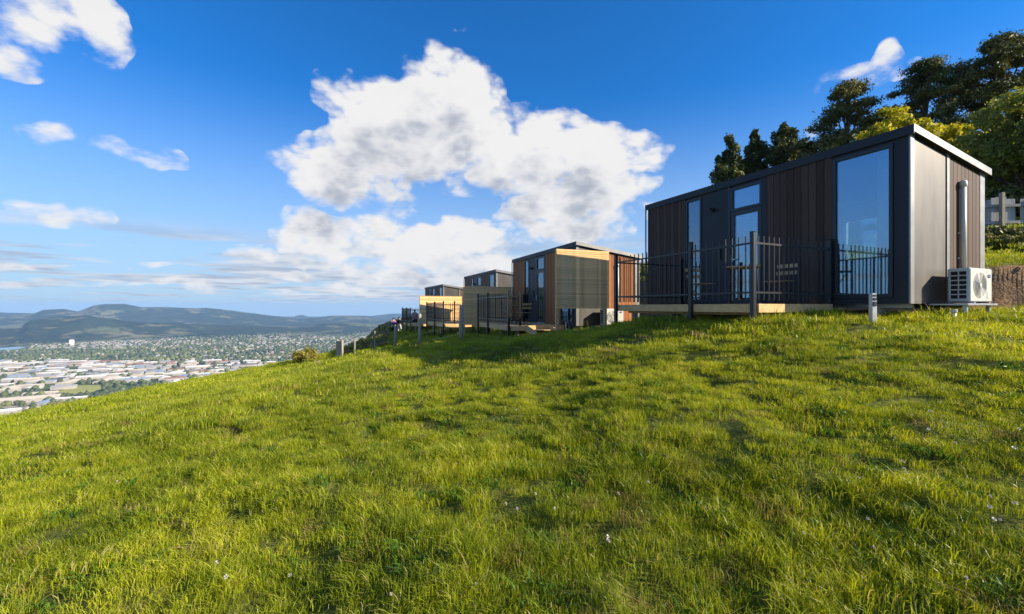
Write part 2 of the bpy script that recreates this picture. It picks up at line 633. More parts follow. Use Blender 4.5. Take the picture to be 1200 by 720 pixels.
_A = _rb(CP[:, 0], CP[:, 1])
_w = np.linalg.solve(_A.T @ _A + 0.02 * np.eye(len(CP)), _A.T @ (CP[:, 2] - base_z(CP[:, 0], CP[:, 1])))

# skylines of the far ranges: photograph x -> y, at three distances
L3 = ([-3000, -400, 0, 80, 300, 344, 353, 362, 380, 420, 440, 460, 480, 600, 900, 1500, 4000], [364, 366, 366, 368, 371, 371.5, 368.8, 371.5, 373, 372, 370, 368, 368, 366, 362, 362, 365])
L2 = ([-3000, -400, 0, 40, 50, 75, 92, 110, 125, 145, 165, 190, 230, 240, 262, 300, 350, 378, 388, 430, 438, 460, 600, 1500, 4000], [370, 372, 372, 368, 364, 363, 365.5, 358.5, 357, 357.2, 361, 361, 362, 361, 363, 367.5, 374, 372, 370.3, 370.3, 373, 376, 378, 375, 375])
L1 = ([-3000, -400, 0, 25, 32, 60, 100, 120, 160, 200, 250, 300, 350, 380, 410, 440, 500, 900, 4000], [384, 384, 387, 386, 378, 374, 371, 374, 378, 379, 381, 383, 384, 379, 378, 381, 384, 384, 384])
VZ = -250.0


def valley_z(x, y):
    r = np.hypot(x, y)
    yy = np.where(y > 1, y, 1)
    px = 600 + F * x / yy
    px = np.where(y > 1, px, np.where(x < 0, -3000, 4000))
    px = np.clip(px, -3000, 4000)
    cs = np.clip(y / np.maximum(r, 1), 0.25, 1)
    z = np.full(np.shape(x), VZ, float)
    h = np.zeros_like(z)
    for (xs, ys), Rk, w, s in ((L1, 5300, 520, 0), (L2, 7900, 1000, 2), (L3, 10600, 1100, 4)):
        sk = np.interp(px, xs, ys)
        top = (360 - sk) / F * (Rk * cs) - VZ
        prof = np.exp(-((r - Rk) / w) ** 2)
        gully = 1 + 0.22 * fbm(x / 700, y / 700, 5, s) * np.clip(1.2 - prof, 0, 1) * 2.2
        h = np.maximum(h, top * prof * gully)
    h = h + 14 * np.clip(fbm(x / 900, y / 900, 4, 1), 0, 1) * sstep(r, 3300, 4200)
    return z + h


def height(x, y, bumps=True):
    x = np.asarray(x, float); y = np.asarray(y, float)
    z = base_z(x, y)
    near = (np.abs(x) < 40) & (np.abs(y - 15) < 50)
    corr = np.zeros_like(z)
    if near.any():
        corr[near] = _rb(x[near], y[near]) @ _w
    z = z + corr
    if bumps:
        fade = 1 - sstep(np.hypot(x, y), 60, 120)
        z = z + (0.11 * fbm(x / 1.3, y / 1.3, 3, 3) + 0.075 * fbm(x / 0.42, y / 0.42, 2, 5)) * fade
    z = z + 1.2 * fbm(x / 60, y / 60, 3, 2) * sstep(np.hypot(x, y), 60, 200)
    return np.maximum(z, valley_z(x, y))


def gz(x, y):
    return float(height(np.array([x]), np.array([y]))[0])


def polar_sheet(name, radii, angs, centre=False):
    rr, aa = np.meshgrid(radii, angs, indexing='ij')
    x = rr * np.sin(aa); y = rr * np.cos(aa)
    z = height(x, y)
    V = np.stack([x, y, z], -1).reshape(-1, 3)
    nr, na = rr.shape
    i, j = np.meshgrid(np.arange(nr - 1), np.arange(na - 1), indexing='ij')
    a = (i * na + j).ravel(); b = (i * na + j + 1).ravel()
    c = ((i + 1) * na + j + 1).ravel(); d = ((i + 1) * na + j).ravel()
    FQ = np.stack([a, d, c, b], -1)
    me = mesh_np(name, V, FQ, 4)
    return me


fine_a = np.radians(np.arange(-66, 66.01, 0.27))
coarse = np.radians(np.concatenate([np.arange(70, 290, 4.0), [294.0]]))
angs = np.concatenate([fine_a, coarse])
radii = np.concatenate([[0.0, 0.25, 0.5], 0.5 * (900 / 0.5) ** (np.arange(1, 211) / 210.0)])
far_r = 900 * (12600 / 900) ** (np.arange(0, 150) / 149.0)


def ground_mat():
    m, tr, out = new_mat('hillside_ground')
    ge = tr.node('ShaderNodeNewGeometry')
    pos = ge.outputs['Position']
    n = tr.noise(pos, 1.3, 6, 0.6)
    n2 = tr.noise(pos, 18, 5, 0.6)
    grass = tr.ramp(tr.noise(pos, 9.0, 6, 0.7), [(0.3, (0.060, 0.055, 0.018)), (0.5, (0.105, 0.125, 0.020)), (0.7, (0.20, 0.20, 0.045))])
    soil = tr.ramp(n2, [(0.3, (0.12, 0.068, 0.036)), (0.5, (0.28, 0.17, 0.09)), (0.72, (0.46, 0.30, 0.17))])
    at = tr.node('ShaderNodeAttribute', attribute_name='earth')
    c = tr.mix(tr.m('MULTIPLY', at.outputs['Fac'], 1.0, clamp=True), grass, soil)
    b = tr.node('ShaderNodeBsdfPrincipled')
    tr.put(b.inputs['Base Color'], c)
    b.inputs['Roughness'].default_value = 0.95
    b.inputs['Specular IOR Level'].default_value = 0.1
    bn = tr.node('ShaderNodeBump')
    bn.inputs['Strength'].default_value = 0.9
    bn.inputs['Distance'].default_value = 0.06
    tr.put(bn.inputs['Height'], n2)
    tr.l.new(bn.outputs[0], b.inputs['Normal'])
    tr.l.new(b.outputs[0], out.inputs[0])
    return m


def v_of(x, y):
    return (x - C1[0]) * U2[0] + (y - C1[1]) * U2[1]


def t_of(x, y):
    return (x - C1[0]) * U1[0] + (y - C1[1]) * U1[1]


def earth_mask(x, y):
    v = v_of(x, y); tt = t_of(x, y); q = bank_q(x, y)
    e = sstep(q, 3.7, 4.2) * (1 - sstep(q, 5.0, 5.4)) * (1 - sstep(tt, 10, 16))
    under = sstep(v, -0.3, 0.1) * (1 - sstep(v, 2.6, 3.4)) * sstep(tt, 0.1, 0.5) * (1 - sstep(tt, 6.3, 6.8))
    return np.clip(np.maximum(e, under * 0.9), 0, 1)


me = polar_sheet('hillside', radii, angs)
co = np.empty(len(me.vertices) * 3, np.float32)
me.vertices.foreach_get('co', co)
co = co.reshape(-1, 3)
em = earth_mask(co[:, 0], co[:, 1])
# rough face of the cut bank
kk = (em > 0.3) & (bank_q(co[:, 0], co[:, 1]) > 4)
co[kk, 2] += 0.16 * fbm(co[kk, 0] * 2.2, co[kk, 1] * 2.2, 3, 6)
rr0 = np.hypot(co[:, 0], co[:, 1])
co[:, 2] -= 0.035 * (1 - sstep(rr0, 40, 60)) * (1 - em)
me.vertices.foreach_set('co', co.ravel())
at = me.attributes.new('earth', 'FLOAT', 'POINT')
at.data.foreach_set('value', em.astype(np.float32))
hill = link('hillside', me, ground_mat(), smooth=True)
tag(hill, 'steep grassy hillside falling away to the left', kind='structure')


def valley_mat():
    m, tr, out = new_mat('valley_land')
    ge = tr.node('ShaderNodeNewGeometry')
    pos = ge.outputs['Position']
    px, py, pz = tr.sep(pos)
    n = tr.noise(pos, 0.0022, 6, 0.6)
    n2 = tr.noise(pos, 0.012, 6, 0.65)
    n3 = tr.noise(pos, 0.06, 3, 0.6)
    vor = tr.node('ShaderNodeTexVoronoi', feature='F1')
    tr.put(vor.inputs['Vector'], pos)
    vor.inputs['Scale'].default_value = 0.0055
    vcol = tr.sep(vor.outputs['Color'])[0]
    flat = tr.ramp(vcol, [(0.0, (0.05, 0.075, 0.025)), (0.35, (0.10, 0.135, 0.04)), (0.6, (0.17, 0.18, 0.06)), (0.85, (0.28, 0.24, 0.14)), (1.0, (0.07, 0.09, 0.03))])
    flat = tr.mix(tr.smooth(n3, 0.48, 0.62), flat, (0.045, 0.062, 0.026, 1))
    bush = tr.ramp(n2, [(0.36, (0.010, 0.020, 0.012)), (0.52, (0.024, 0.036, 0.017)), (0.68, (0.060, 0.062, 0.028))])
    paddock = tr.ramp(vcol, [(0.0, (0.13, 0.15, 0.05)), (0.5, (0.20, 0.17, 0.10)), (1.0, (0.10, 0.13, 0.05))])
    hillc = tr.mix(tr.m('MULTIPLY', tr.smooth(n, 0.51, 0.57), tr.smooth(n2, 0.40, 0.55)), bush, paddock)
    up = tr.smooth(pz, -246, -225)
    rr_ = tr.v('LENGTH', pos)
    up = tr.m('MAXIMUM', up, tr.smooth(tr.m('MULTIPLY_ADD', n, 900, rr_), 4300, 4600))  # far flats also take the forest colour, painting in a dark cloud-shadow band
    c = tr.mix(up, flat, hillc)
    b = tr.node('ShaderNodeBsdfDiffuse')
    tr.put(b.inputs[0], c)
    tr.l.new(b.outputs[0], out.inputs[0])
    return m


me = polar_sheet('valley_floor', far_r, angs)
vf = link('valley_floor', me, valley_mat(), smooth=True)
tag(vf, 'wide valley floor with forested ranges along the horizon', kind='structure')

#@@HAZE
hb = MB().box(-12900, 12900, -12900, 12900, VZ - 1.5, 90)
hm, tr, out = new_mat('haze_air')
pv = tr.node('ShaderNodeVolumePrincipled')
pv.inputs['Color'].default_value = (0.36, 0.62, 1.0, 1)
pv.inputs['Density'].default_value = 7.0e-5
pv.inputs['Anisotropy'].default_value = 0.0
tr.l.new(pv.outputs[0], out.inputs['Volume'])
hz_o = obj('haze', hb, hm)
tag(hz_o, 'thin blue haze over the valley', kind='stuff')
#@@HAZE_END


def at_px(px, Y, z=None):
    """a place on the ray through photograph column px at forward distance Y"""
    x = (px - 600) / F * Y
    return (x, Y, gz(x, Y) if z is None else z)


# ------------------------------------------------------------------ the cabins
BOARD = {}


def board_mesh(kind, w, h0, h1, mat):
    key = (kind, round(w, 3), round(h0, 3), round(h1, 3), mat.name)
    if key not in BOARD:
        b = MB()
        c = 0.006
        # board lies in the plane x=0, proud towards -x, top may slope
        b.hexa([(-0.018, c, 0), (0, 0.001, 0), (0, w - 0.001, 0), (-0.018, w - c, 0), (-0.018, c, h0), (0, 0.001, h0), (0, w - 0.001, h1), (-0.018, w - c, h1)])
        me_ = b.mesh('cladding_board')
        me_.materials.append(mat)
        BOARD[key] = me_
    return BOARD[key]


LEN, WID = 6.11, 2.61
HF, HB = 2.80, 2.44                 # wall tops, front and back
ANG = math.atan2(U2[1], U2[0])


def cabin(x, y, z, ang, clad, label, group, face='satin', far=False):
    c = thing('tiny_cabin', label, 'cabin', (x, y, z), ang, group)
    T = 0.10

    def zr(xx):
        return HF + (HB - HF) * xx / WID
    # ---- shell pieces that are plain
    obj('floor', MB().box(0.02, WID - 0.02, 0.02, LEN - 0.02, 0.05, 0.10), M['lining'], c)
    obj('chassis_rail', MB().box(0.30, 0.40, 0.1, LEN - 0.1, -0.07, 0.046), M['galv'], c)
    obj('chassis_rail', MB().box(2.2, 2.3, 0.1, LEN - 0.1, -0.07, 0.046), M['galv'], c)
    # back wall and far wall
    wy0, wy1, wz0, wz1 = 1.25, 2.35, 1.0, 2.0
    bw = MB()
    for (a0, a1, b0, b1) in ((T + .002, wy0, .10, HB - .02), (wy1, LEN - T - .002, .10, HB - .02), (wy0, wy1, .10, wz0), (wy0, wy1, wz1, HB - .02)):
        bw.box(WID - T, WID - 0.002, a0, a1, b0, b1)
    obj('back_wall', bw, M['lining'], c)
    rwf = obj('rear_window', MB().box(WID - .12, WID + .03, wy0, wy0 + .05, wz0, wz1).box(WID - .12, WID + .03, wy1 - .05, wy1, wz0, wz1).box(WID - .1195, WID + .0295, wy0 + .05, wy1 - .05, wz1 - .05, wz1).box(WID - .1195, WID + .0295, wy0 + .05, wy1 - .05, wz0, wz0 + .05), M['white_plastic'], c)
    obj('pane', MB().box(WID - .06, WID - .05, wy0 + .05, wy1 - .05, wz0 + .05, wz1 - .05), M['glass'], rwf)
    obj('cornice', MB().box(WID - .14, WID - T - .001, T + .01, LEN - T - .01, HB - .10, HB - .03), M['white_paint'], c)
    obj('worktop', MB().box(WID - .65, WID - T - .001, 0.9, 3.2, 0.88, 0.92), M['white_paint'], c)
    obj('cupboard', MB().box(WID - .62, WID - T - .001, 0.92, 3.18, 0.101, 0.879), M['lining'], c)
    # gathered sheer curtain at the near side of the large window
    cu_ = MB()
    prev_ = None
    nn_ = 14
    for q in range(nn_ + 1):
        yy = 0.22 + 0.30 * q / nn_
        xx = 0.17 + (0.025 if q % 2 else -0.01)
        cu_.v += [(xx, yy, 0.14), (xx, yy, HF - 0.16)]
        if q:
            k_ = 2 * q
            cu_.f.append((k_ - 2, k_, k_ + 1, k_ - 1))
    obj('curtain', cu_, M['linen'], c)
    b = MB().hexa([(T + .002, LEN - T, 0), (WID - 0.001, LEN - T, 0), (WID - 0.001, LEN, 0), (T + .002, LEN, 0),
                   (T + .002, LEN - T, zr(T)), (WID - 0.001, LEN - T, HB), (WID - 0.001, LEN, HB), (T + .002, LEN, zr(T))])
    obj('end_wall', b, M['charcoal'], c)
    bc = MB()
    for (a0, a1, b0, b1) in ((0, wy0, 0, HB), (wy1, LEN, 0, HB), (wy0, wy1, 0, wz0), (wy0, wy1, wz1, HB)):
        bc.box(WID, WID + 0.02, a0, a1, b0, b1)
    obj('back_cladding', bc, M['charcoal'], c)
    # ---- near end wall: core, satin panel, flashings, boards
    b = MB().hexa([(T + .002, 0.0, 0), (WID - 0.001, 0, 0), (WID - 0.001, T, 0), (T + .002, T, 0), (T + .002, 0, zr(T)), (WID - 0.001, 0, HB), (WID - 0.001, T, HB), (T + .002, T, zr(T))])
    obj('gable_core', b, M['frame'], c)

    def endp(name, x0, x1, mat, out_=0.02, z0=0.0, top=0.0):
        q = MB().hexa([(x0, -out_, z0), (x1, -out_, z0), (x1, -0.001, z0), (x0, -0.001, z0),
                       (x0, -out_, zr(x0) - top), (x1, -out_, zr(x1) - top), (x1, -0.001, zr(x1) - top), (x0, -0.001, zr(x0) - top)])
        return obj(name, q, mat, c)
    endp('corner_flashing', 0.0, 0.115, M['trim'], 0.026)
    endp('metal_panel', 0.13, 1.15, M[face], 0.018, 0, 0.06)
    endp('joint_flashing', 1.20, 1.285, M['trim'], 0.024)
    endp('corner_flashing', 2.43, WID, M['trim'], 0.026)
    n = 8
    w = (2.425 - 1.29) / n
    for i in range(n):
        x0 = 1.29 + i * w
        h0, h1 = zr(x0) - 0.05, zr(x0 + w) - 0.05
        me_ = board_mesh('e%d' % i, w, h0, h1, clad)
        o = link('cladding_board', me_, None, c, (x0, -0.001, 0))
        o.rotation_euler = (0, 0, R(-90))
        o.location = (x0, -0.001, 0)
        # rotate so that board -x (outward) becomes -y : rotation of +90 deg, board width then runs along -x
        o.rotation_euler = (0, 0, R(90))
        o.location = (x0 + w, -0.001, 0)
        o.data = board_mesh('r%d' % i, w, h1, h0, clad)

    # ---- front wall, segments along y
    def panel(y0, y1, z0, z1, mat, name='wall_panel', out_=0.0, th=T):
        return obj(name, MB().box(-out_, th, y0, y1, z0, z1, 0.0), mat, c)

    def window(y0, y1, z0, z1, name='window', fr=0.05, mid=None):
        f = MB()
        f.box(-0.022, 0.05, y0, y0 + fr, z0, z1)
        f.box(-0.022, 0.05, y1 - fr, y1, z0, z1)
        f.box(-0.0215, 0.05, y0 + fr, y1 - fr, z1 - fr, z1)
        f.box(-0.0215, 0.05, y0 + fr, y1 - fr, z0, z0 + fr)
        fo = obj(name, f, M['frame'], c)
        obj('pane', MB().box(0.010, 0.022, y0 + fr, y1 - fr, z0 + fr, z1 - fr), M['glass'], fo)
        return fo
    zt = HF - 0.10
    panel(0.0, 0.205, 0, HF, M['charcoal'])
    window(0.209, 1.149, 0.115, zt, fr=0.055)
    panel(0.205, 1.153, 0, 0.112, M['charcoal'])
    panel(0.205, 1.153, zt + .003, HF, M['charcoal'])
    # boards 1.153 .. 2.45
    panel(1.153, 2.45, 0, HF, M['frame'])
    for i in range(9):
        w = (2.45 - 1.153) / 9
        link('cladding_board', board_mesh('f', w, HF - 0.035, HF - 0.035, clad), None, c, (-0.001, 1.153 + i * w, 0.0))
    panel(2.451, 2.565, 0, HF, M['charcoal'], out_=0.02)
    # door and transom
    window(2.57, 3.35, 2.16, zt, 'transom_window', fr=0.055)
    panel(2.57, 3.35, zt + .003, HF, M['charcoal'])
    panel(2.57, 3.35, 0.0, 0.03, M['galv'], 'door_sill', out_=0.02)
    dr = MB()
    dr.box(-0.014, 0.04, 2.58, 2.67, 0.035, 2.15)
    dr.box(-0.014, 0.04, 3.25, 3.34, 0.035, 2.15)
    dr.box(-0.0135, 0.04, 2.67, 3.25, 2.05, 2.15)
    dr.box(-0.0135, 0.04, 2.67, 3.25, 0.035, 0.14)
    door = obj('door', dr, M['frame'], c)
    obj('pane', MB().box(0.008, 0.02, 2.67, 3.25, 0.14, 2.05), M['glass'], door)
    obj('door_handle', MB().box(-0.05, -0.014, 3.28, 3.31, 0.93, 1.15).box(-0.06, -0.05, 3.20, 3.31, 1.03, 1.055), M['galv'], door)
    panel(3.351, 4.19, 0, HF, M['charcoal'], out_=0.006)
    panel(3.355, 3.42, 0, HF - .02, M['frame'], 'joint_cover', out_=0.022)
    # wall lamp and lock box
    lamp = MB().box(-0.10, -0.006, 3.80, 3.88, 2.26, 2.34, 0.008).box(-0.17, -0.10, 3.81, 3.87, 2.30, 2.345, 0.006)
    obj('wall_lamp', lamp, M['frame'], c)
    obj('key_safe', MB().box(-0.05, -0.006, 3.62, 3.69, 1.08, 1.22, 0.008).box(-0.055, -0.006, 3.63, 3.68, 1.24, 1.33, 0.006), M['fence'], c)
    window(4.195, 4.70, 0.09, zt, fr=0.05)
    panel(4.19, 4.704, 0, 0.087, M['charcoal'])
    panel(4.19, 4.704, zt + .003, HF, M['charcoal'])
    panel(4.704, LEN, 0, HF, M['frame'])
    n = 10
    w = (LEN - 0.07 - 4.71) / n
    for i in range(n):
        link('cladding_board', board_mesh('g', w, HF - 0.035, HF - 0.035, clad), None, c, (-0.001, 4.71 + i * w, 0.0))
    obj('corner_flashing', MB().box(-0.024, -0.001, LEN - 0.068, LEN, 0, HF), M['charcoal'], c)
    # ---- roof: sloped slab, fascia and gutter lip
    o = 0.09
    z0, z1 = HF + 0.002, HB + 0.002

    def slope_box(x0, x1, y0, y1, lo, hi):
        s = (z1 - z0) / WID
        a0, a1 = z0 + s * x0, z0 + s * x1
        return [(x0, y0, a0 + lo), (x1, y0, a1 + lo), (x1, y1, a1 + lo), (x0, y1, a0 + lo), (x0, y0, a0 + hi), (x1, y0, a1 + hi), (x1, y1, a1 + hi), (x0, y1, a0 + hi)]
    rf = obj('roof', MB().hexa(slope_box(-0.03, WID + o, -o + 0.012, LEN + o, 0.0, 0.075)), M['roof'], c)
    obj('barge_flashing', MB().hexa(slope_box(-0.035, WID + o + 0.005, -o, -o + 0.010, -0.015, 0.095)).hexa(slope_box(-0.035, WID + o + 0.005, -o + 0.0, 0.03, 0.0955, 0.106)), M['trim'], rf)
    obj('fascia', MB().box(-0.05, -0.032, -o, LEN + o, HF - 0.045, HF + 0.108), M['charcoal'], rf)
    # ribs of the roofing, seen only from above
    if not far:
        # duct with hood on the end wall
        dct = MB().tube([(1.66, -0.068, 0.62), (1.66, -0.068, 2.10)], 0.042, 14)
        d_o = obj('vent_duct', dct, M['white_plastic'], c, smooth=True)
        hood = MB().tube([(1.66, -0.068, 2.08), (1.66, -0.068, 2.10), (1.66, -0.068, 2.17), (1.66, -0.068, 2.20)], [0.045, 0.056, 0.056, 0.036], 16)
        obj('duct_hood', hood, M['white_plastic'], d_o, smooth=True)
        for zb in (0.8, 1.25):
            obj('duct_bracket', MB().box(1.595, 1.725, -0.035, -0.0195, zb, zb + 0.03), M['white_plastic'], d_o)
        obj('downpipe', MB().tube([(-0.055, LEN + 0.055, 0.1), (-0.055, LEN + 0.055, HF - 0.02)], 0.022, 8), M['galv'], c, smooth=True)
    # supports
    for (sx, sy) in ((0.35, 0.6), (2.25, 0.6), (0.35, 3.0), (2.25, 3.0), (0.35, 5.4), (2.25, 5.4)):
        wx = x + sx * math.cos(ang) - sy * math.sin(ang)
        wy = y + sx * math.sin(ang) + sy * math.cos(ang)
        gg = gz(wx, wy) - z - 0.12
        obj('pier', MB().box(sx - 0.10, sx + 0.10, sy - 0.10, sy + 0.10, min(gg, -0.2), -0.072, 0.01), M['concrete'], c)
    return c


def local(cx, cy, ang, lx, ly):
    return cx + lx * math.cos(ang) - ly * math.sin(ang), cy + lx * math.sin(ang) + ly * math.cos(ang)


CAB = [
    dict(x=6.50, y=7.20, z=0.055, a=ANG, clad='brown1'),
    dict(x=2.21, y=15.2, z=-0.65, a=math.atan2(.35, .937), clad='brown2'),
    dict(x=-0.86, y=23.5, z=-0.90, a=math.atan2(.37, .93), clad='brown3'),
    dict(x=-5.03, y=32.0, z=-1.25, a=math.atan2(.39, .92), clad='brown3'),
]
CLAB = ['nearest and largest cabin, dark brown boards and black panels', 'second cabin, warm orange cedar boards behind a slatted screen',
        'third cabin, dark boards, its upper half showing above the solid brown screen', 'farthest cabin, small and low above the sunlit timber screen']
for cdict, lab in zip(CAB, CLAB):
    cabin(cdict['x'], cdict['y'], cdict['z'], cdict['a'], M[cdict['clad']], lab, 'tiny cabins in a row on the hillside', far=(cdict is CAB[3]))


# ---- heat pump outdoor unit
def heat_pump(cab, label):
    hx, hy, hz_ = 0.864, -0.436, 0.03
    wx, wy = local(cab['x'], cab['y'], cab['a'], hx, hy)
    c = thing('heat_pump', label, 'heat pump', (wx, wy, cab['z'] + hz_), cab['a'], 'outdoor heat pump units')
    w, d, h = 0.78, 0.286, 0.56
    obj('casing', MB().box(0, w, 0, d, 0, h, 0.018), M['white_paint'], c)
    # fan ring, recessed dark disc, spiral grille rings, three blades
    cx, cz = 0.33, 0.28
    ring = MB()
    obj('fan_opening', MB().tube([(cx, -0.004, cz), (cx, 0.0012, cz)], 0.215, 40), M['grille'], c)
    for k in range(9):
        r = 0.035 + k * 0.0215
        pts = [(cx + r * math.cos(a), -0.012, cz + r * math.sin(a)) for a in [2 * math.pi * i / 36 for i in range(37)]]
        ring.tube(pts, 0.0036, 4, cap=False)
    for k in range(10):
        a = 2 * math.pi * k / 10
        ring.tube([(cx + 0.03 * math.cos(a), -0.009, cz + 0.03 * math.sin(a)), (cx + 0.212 * math.cos(a + .35), -0.009, cz + 0.212 * math.sin(a + .35))], 0.003, 4)
    obj('fan_grille', ring, M['white_plastic'], c)
    fan = MB()
    for k in range(3):
        a = 2 * math.pi * k / 3 + 0.5
        vs = []
        for rr, da in ((0.03, -0.25), (0.12, -0.75), (0.185, -0.55), (0.19, 0.05), (0.11, 0.10), (0.03, 0.35)):
            vs.append((cx + rr * math.cos(a + da), -0.0065, cz + rr * math.sin(a + da)))
        o_ = len(fan.v)
        fan.v += vs
        fan.f.append(tuple(o_ + i for i in range(6)))
    fan.tube([(cx, -0.018, cz), (cx, -0.004, cz)], 0.035, 16)
    obj('fan', fan, M['white_paint'], c)
    # oval badge with lettering, service cover on the right
    bd = MB()
    n = 24
    for yy in (-0.006, 0.0):
        bd.v += [(0.665 + 0.055 * math.cos(2 * math.pi * i / n), yy, 0.435 + 0.03 * math.sin(2 * math.pi * i / n)) for i in range(n)]
    bd.f.append(tuple(range(n)))
    bd.f += [(i, (i + 1) % n, n + (i + 1) % n, n + i) for i in range(n)]
    bo = obj('badge', bd, M['blue_badge'], c)
    cu = bpy.data.curves.new('badge_lettering', 'FONT')
    cu.body = 'Carrier'
    cu.size = 0.034
    cu.align_x = 'CENTER'; cu.align_y = 'CENTER'
    cu.extrude = 0.0008
    cu.materials.append(M['white_paint'])
    tmp = bpy.data.objects.new('lettering_source', cu)
    COL.objects.link(tmp)
    bpy.context.view_layer.update()
    tme = bpy.data.meshes.new_from_object(tmp.evaluated_get(bpy.context.evaluated_depsgraph_get()))
    bpy.data.objects.remove(tmp)
    to = bpy.data.objects.new('badge_lettering', tme)
    COL.objects.link(to)
    to.parent = bo
    to.location = (0.665, -0.0078, 0.435)
    to.rotation_euler = (R(90), 0, 0)
    obj('service_cover', MB().box(0.60, 0.745, -0.004, 0.001, 0.06, 0.17, 0.0015), M['grille'], c)
    obj('seam', MB().box(0.578, 0.583, -0.002, 0.001, 0.02, 0.54), M['grille'], c)
    # louvred openings of the side: two columns of six
    for j in range(2):
        for k in range(6):
            y0 = 0.045 + j * 0.105
            z0 = 0.055 + k * 0.078
            obj('side_louvre', MB().box(-0.003, 0.001, y0, y0 + 0.088, z0, z0 + 0.060), M['dark'], c)
    obj('side_bars', MB().box(-0.008, -0.0035, 0.136, 0.148, 0.04, 0.52), M['white_paint'], c)
    obj('refrigerant_pipe', MB().tube([(w - 0.06, d * .5, 0.30), (w + 0.03, d * .5, 0.30), (w + 0.05, d * .7, 0.34), (w + 0.05, d + 0.12, 0.36)], 0.014, 8), M['fence'], c, smooth=True)
    for fx in (0.08, 0.62):
        obj('foot', MB().box(fx, fx + 0.05, -0.02, d + 0.02, -0.02, -0.0005), M['galv'], c)
    return c


def slab(cab, label):
    wx, wy = local(cab['x'], cab['y'], cab['a'], 0.55, -0.52)
    s = thing('bracket_shelf', label, 'bracket', (wx, wy, cab['z'] - 0.03), cab['a'], 'shelves carrying the heat pumps')
    obj('shelf', MB().box(0, 1.05, 0, 0.49, 0, 0.03, 0.005), M['galv'], s)
    for fx in (0.1, 0.9):
        g_ = gz(*local(cab['x'], cab['y'], cab['a'], 0.62 + fx, -0.4)) - cab['z'] + 0.03 - 0.05
        obj('leg', MB().box(fx, fx + 0.05, 0.05, 0.10, min(g_, -0.1), -0.0005), M['galv'], s)


heat_pump(CAB[0], 'white heat pump unit with round fan against the nearest cabin end wall')
heat_pump(CAB[1], 'white heat pump unit seen under the slatted screen of the cedar cabin')
slab(CAB[0], 'low metal shelf under the heat pump of the nearest cabin')
slab(CAB[1], 'low metal shelf under the heat pump of the cedar cabin')


# ---- decks
def deck(cab, label, x0, y0, y1, fas=0.14):
    c = thing('timber_deck', label, 'deck', (cab['x'], cab['y'], cab['z']), cab['a'], 'timber decks in front of the cabins')
    n = int(round((-0.04 - x0) / 0.14))
    w = (-0.04 - x0 - 0.03) / n
    pm = MB().box(0, w - 0.006, y0 + .002, y1 - .002, -0.035, -0.008).mesh('plank')
    pm.materials.append(M['timber'])
    for i in range(n):
        link('plank', pm, None, c, (x0 + 0.03 + i * w, 0, 0))
    L_ = y1 - y0
    cuts = [y0, y0 + L_ * 0.36, y1] if L_ > 2 else [y0, y1]
    for a, b in zip(cuts[:-1], cuts[1:]):
        obj('fascia_board', MB().box(x0 - 0.02, x0 + 0.025, a + 0.002, b - 0.002, -0.01 - fas, -0.002, 0.004), M['timber'], c)
    obj('fascia_board', MB().box(x0 + 0.027, -0.05, y0 - 0.045, y0, -0.01 - fas, -0.002, 0.004), M['timber'], c)
    obj('fascia_board', MB().box(x0 + 0.027, -0.05, y1, y1 + 0.045, -0.01 - fas, -0.002, 0.004), M['timber'], c)
    for xx in (x0 + 0.35, -0.5):
        obj('bearer', MB().box(xx - 0.045, xx + 0.045, y0 + 0.03, y1 - 0.03, -0.20, -0.037), M['timber'], c)
    for xx in (x0 + 0.35, -0.5):
        for k in range(3):
            yy = y0 + 0.2 + (L_ - 0.4) * k / 2
            gw = gz(*local(cab['x'], cab['y'], cab['a'], xx, yy)) - cab['z'] - 0.15
            obj('pile', MB().tube([(xx, yy, min(gw, -0.3)), (xx, yy, -0.202)], 0.075, 10), M['grey_timber'] if cab is not CAB[0] else M['concrete'], c, smooth=True)
    return c


def metal_fence(cab, label, path, posts, flat_top=True, bars=True):
    """path: list of (x,y) corners in cabin space, posts: list of (x,y,to_ground)"""
    c = thing('metal_fence', label, 'fence', (cab['x'], cab['y'], cab['z']), cab['a'], 'black metal bar fences round the decks')
    for (x, y, down) in posts:
        zb = gz(*local(cab['x'], cab['y'], cab['a'], x, y)) - cab['z'] - 0.1 if down else -0.007
        lit = (x, y) == posts[0][:2] and cab is CAB[0]
        p = obj('post', MB().box(x - 0.036, x + 0.036, y - 0.036, y + 0.036, zb, 1.20, 0.004), M['fence'], c)
        obj('post_cap', MB().box(x - 0.04, x + 0.04, y - 0.04, y + 0.04, 1.2005, 1.212, 0.003), M['fence'], p)
    bm_ = MB().box(-0.009, 0.009, -0.009, 0.009, 0.06, 1.15, 0.002).mesh('bar')
    bm_.materials.append(M['fence'])
    for a, b in zip(path[:-1], path[1:]):
        a = Vector((a[0], a[1], 0)); b = Vector((b[0], b[1], 0))
        d = (b - a); L_ = d.length; d.normalize()
        for zz in (0.19, 1.02):
            obj('rail', MB().bar(a + d * .037 + Vector((0, 0, zz)), b - d * .037 + Vector((0, 0, zz)), 0.030, 0.030), M['fence'], c)
        if bars:
            n = max(1, int(round(L_ / 0.135)))
            for k in range(1, n):
                p = a + d * (L_ * k / n)
                # bars pass through the rails; leave out those that would sit inside a post
                if any(abs(p.x - q[0]) < 0.05 and abs(p.y - q[1]) < 0.05 for q in posts):
                    continue
                o = link('bar', bm_, None, c, (p.x, p.y, 0))
    return c


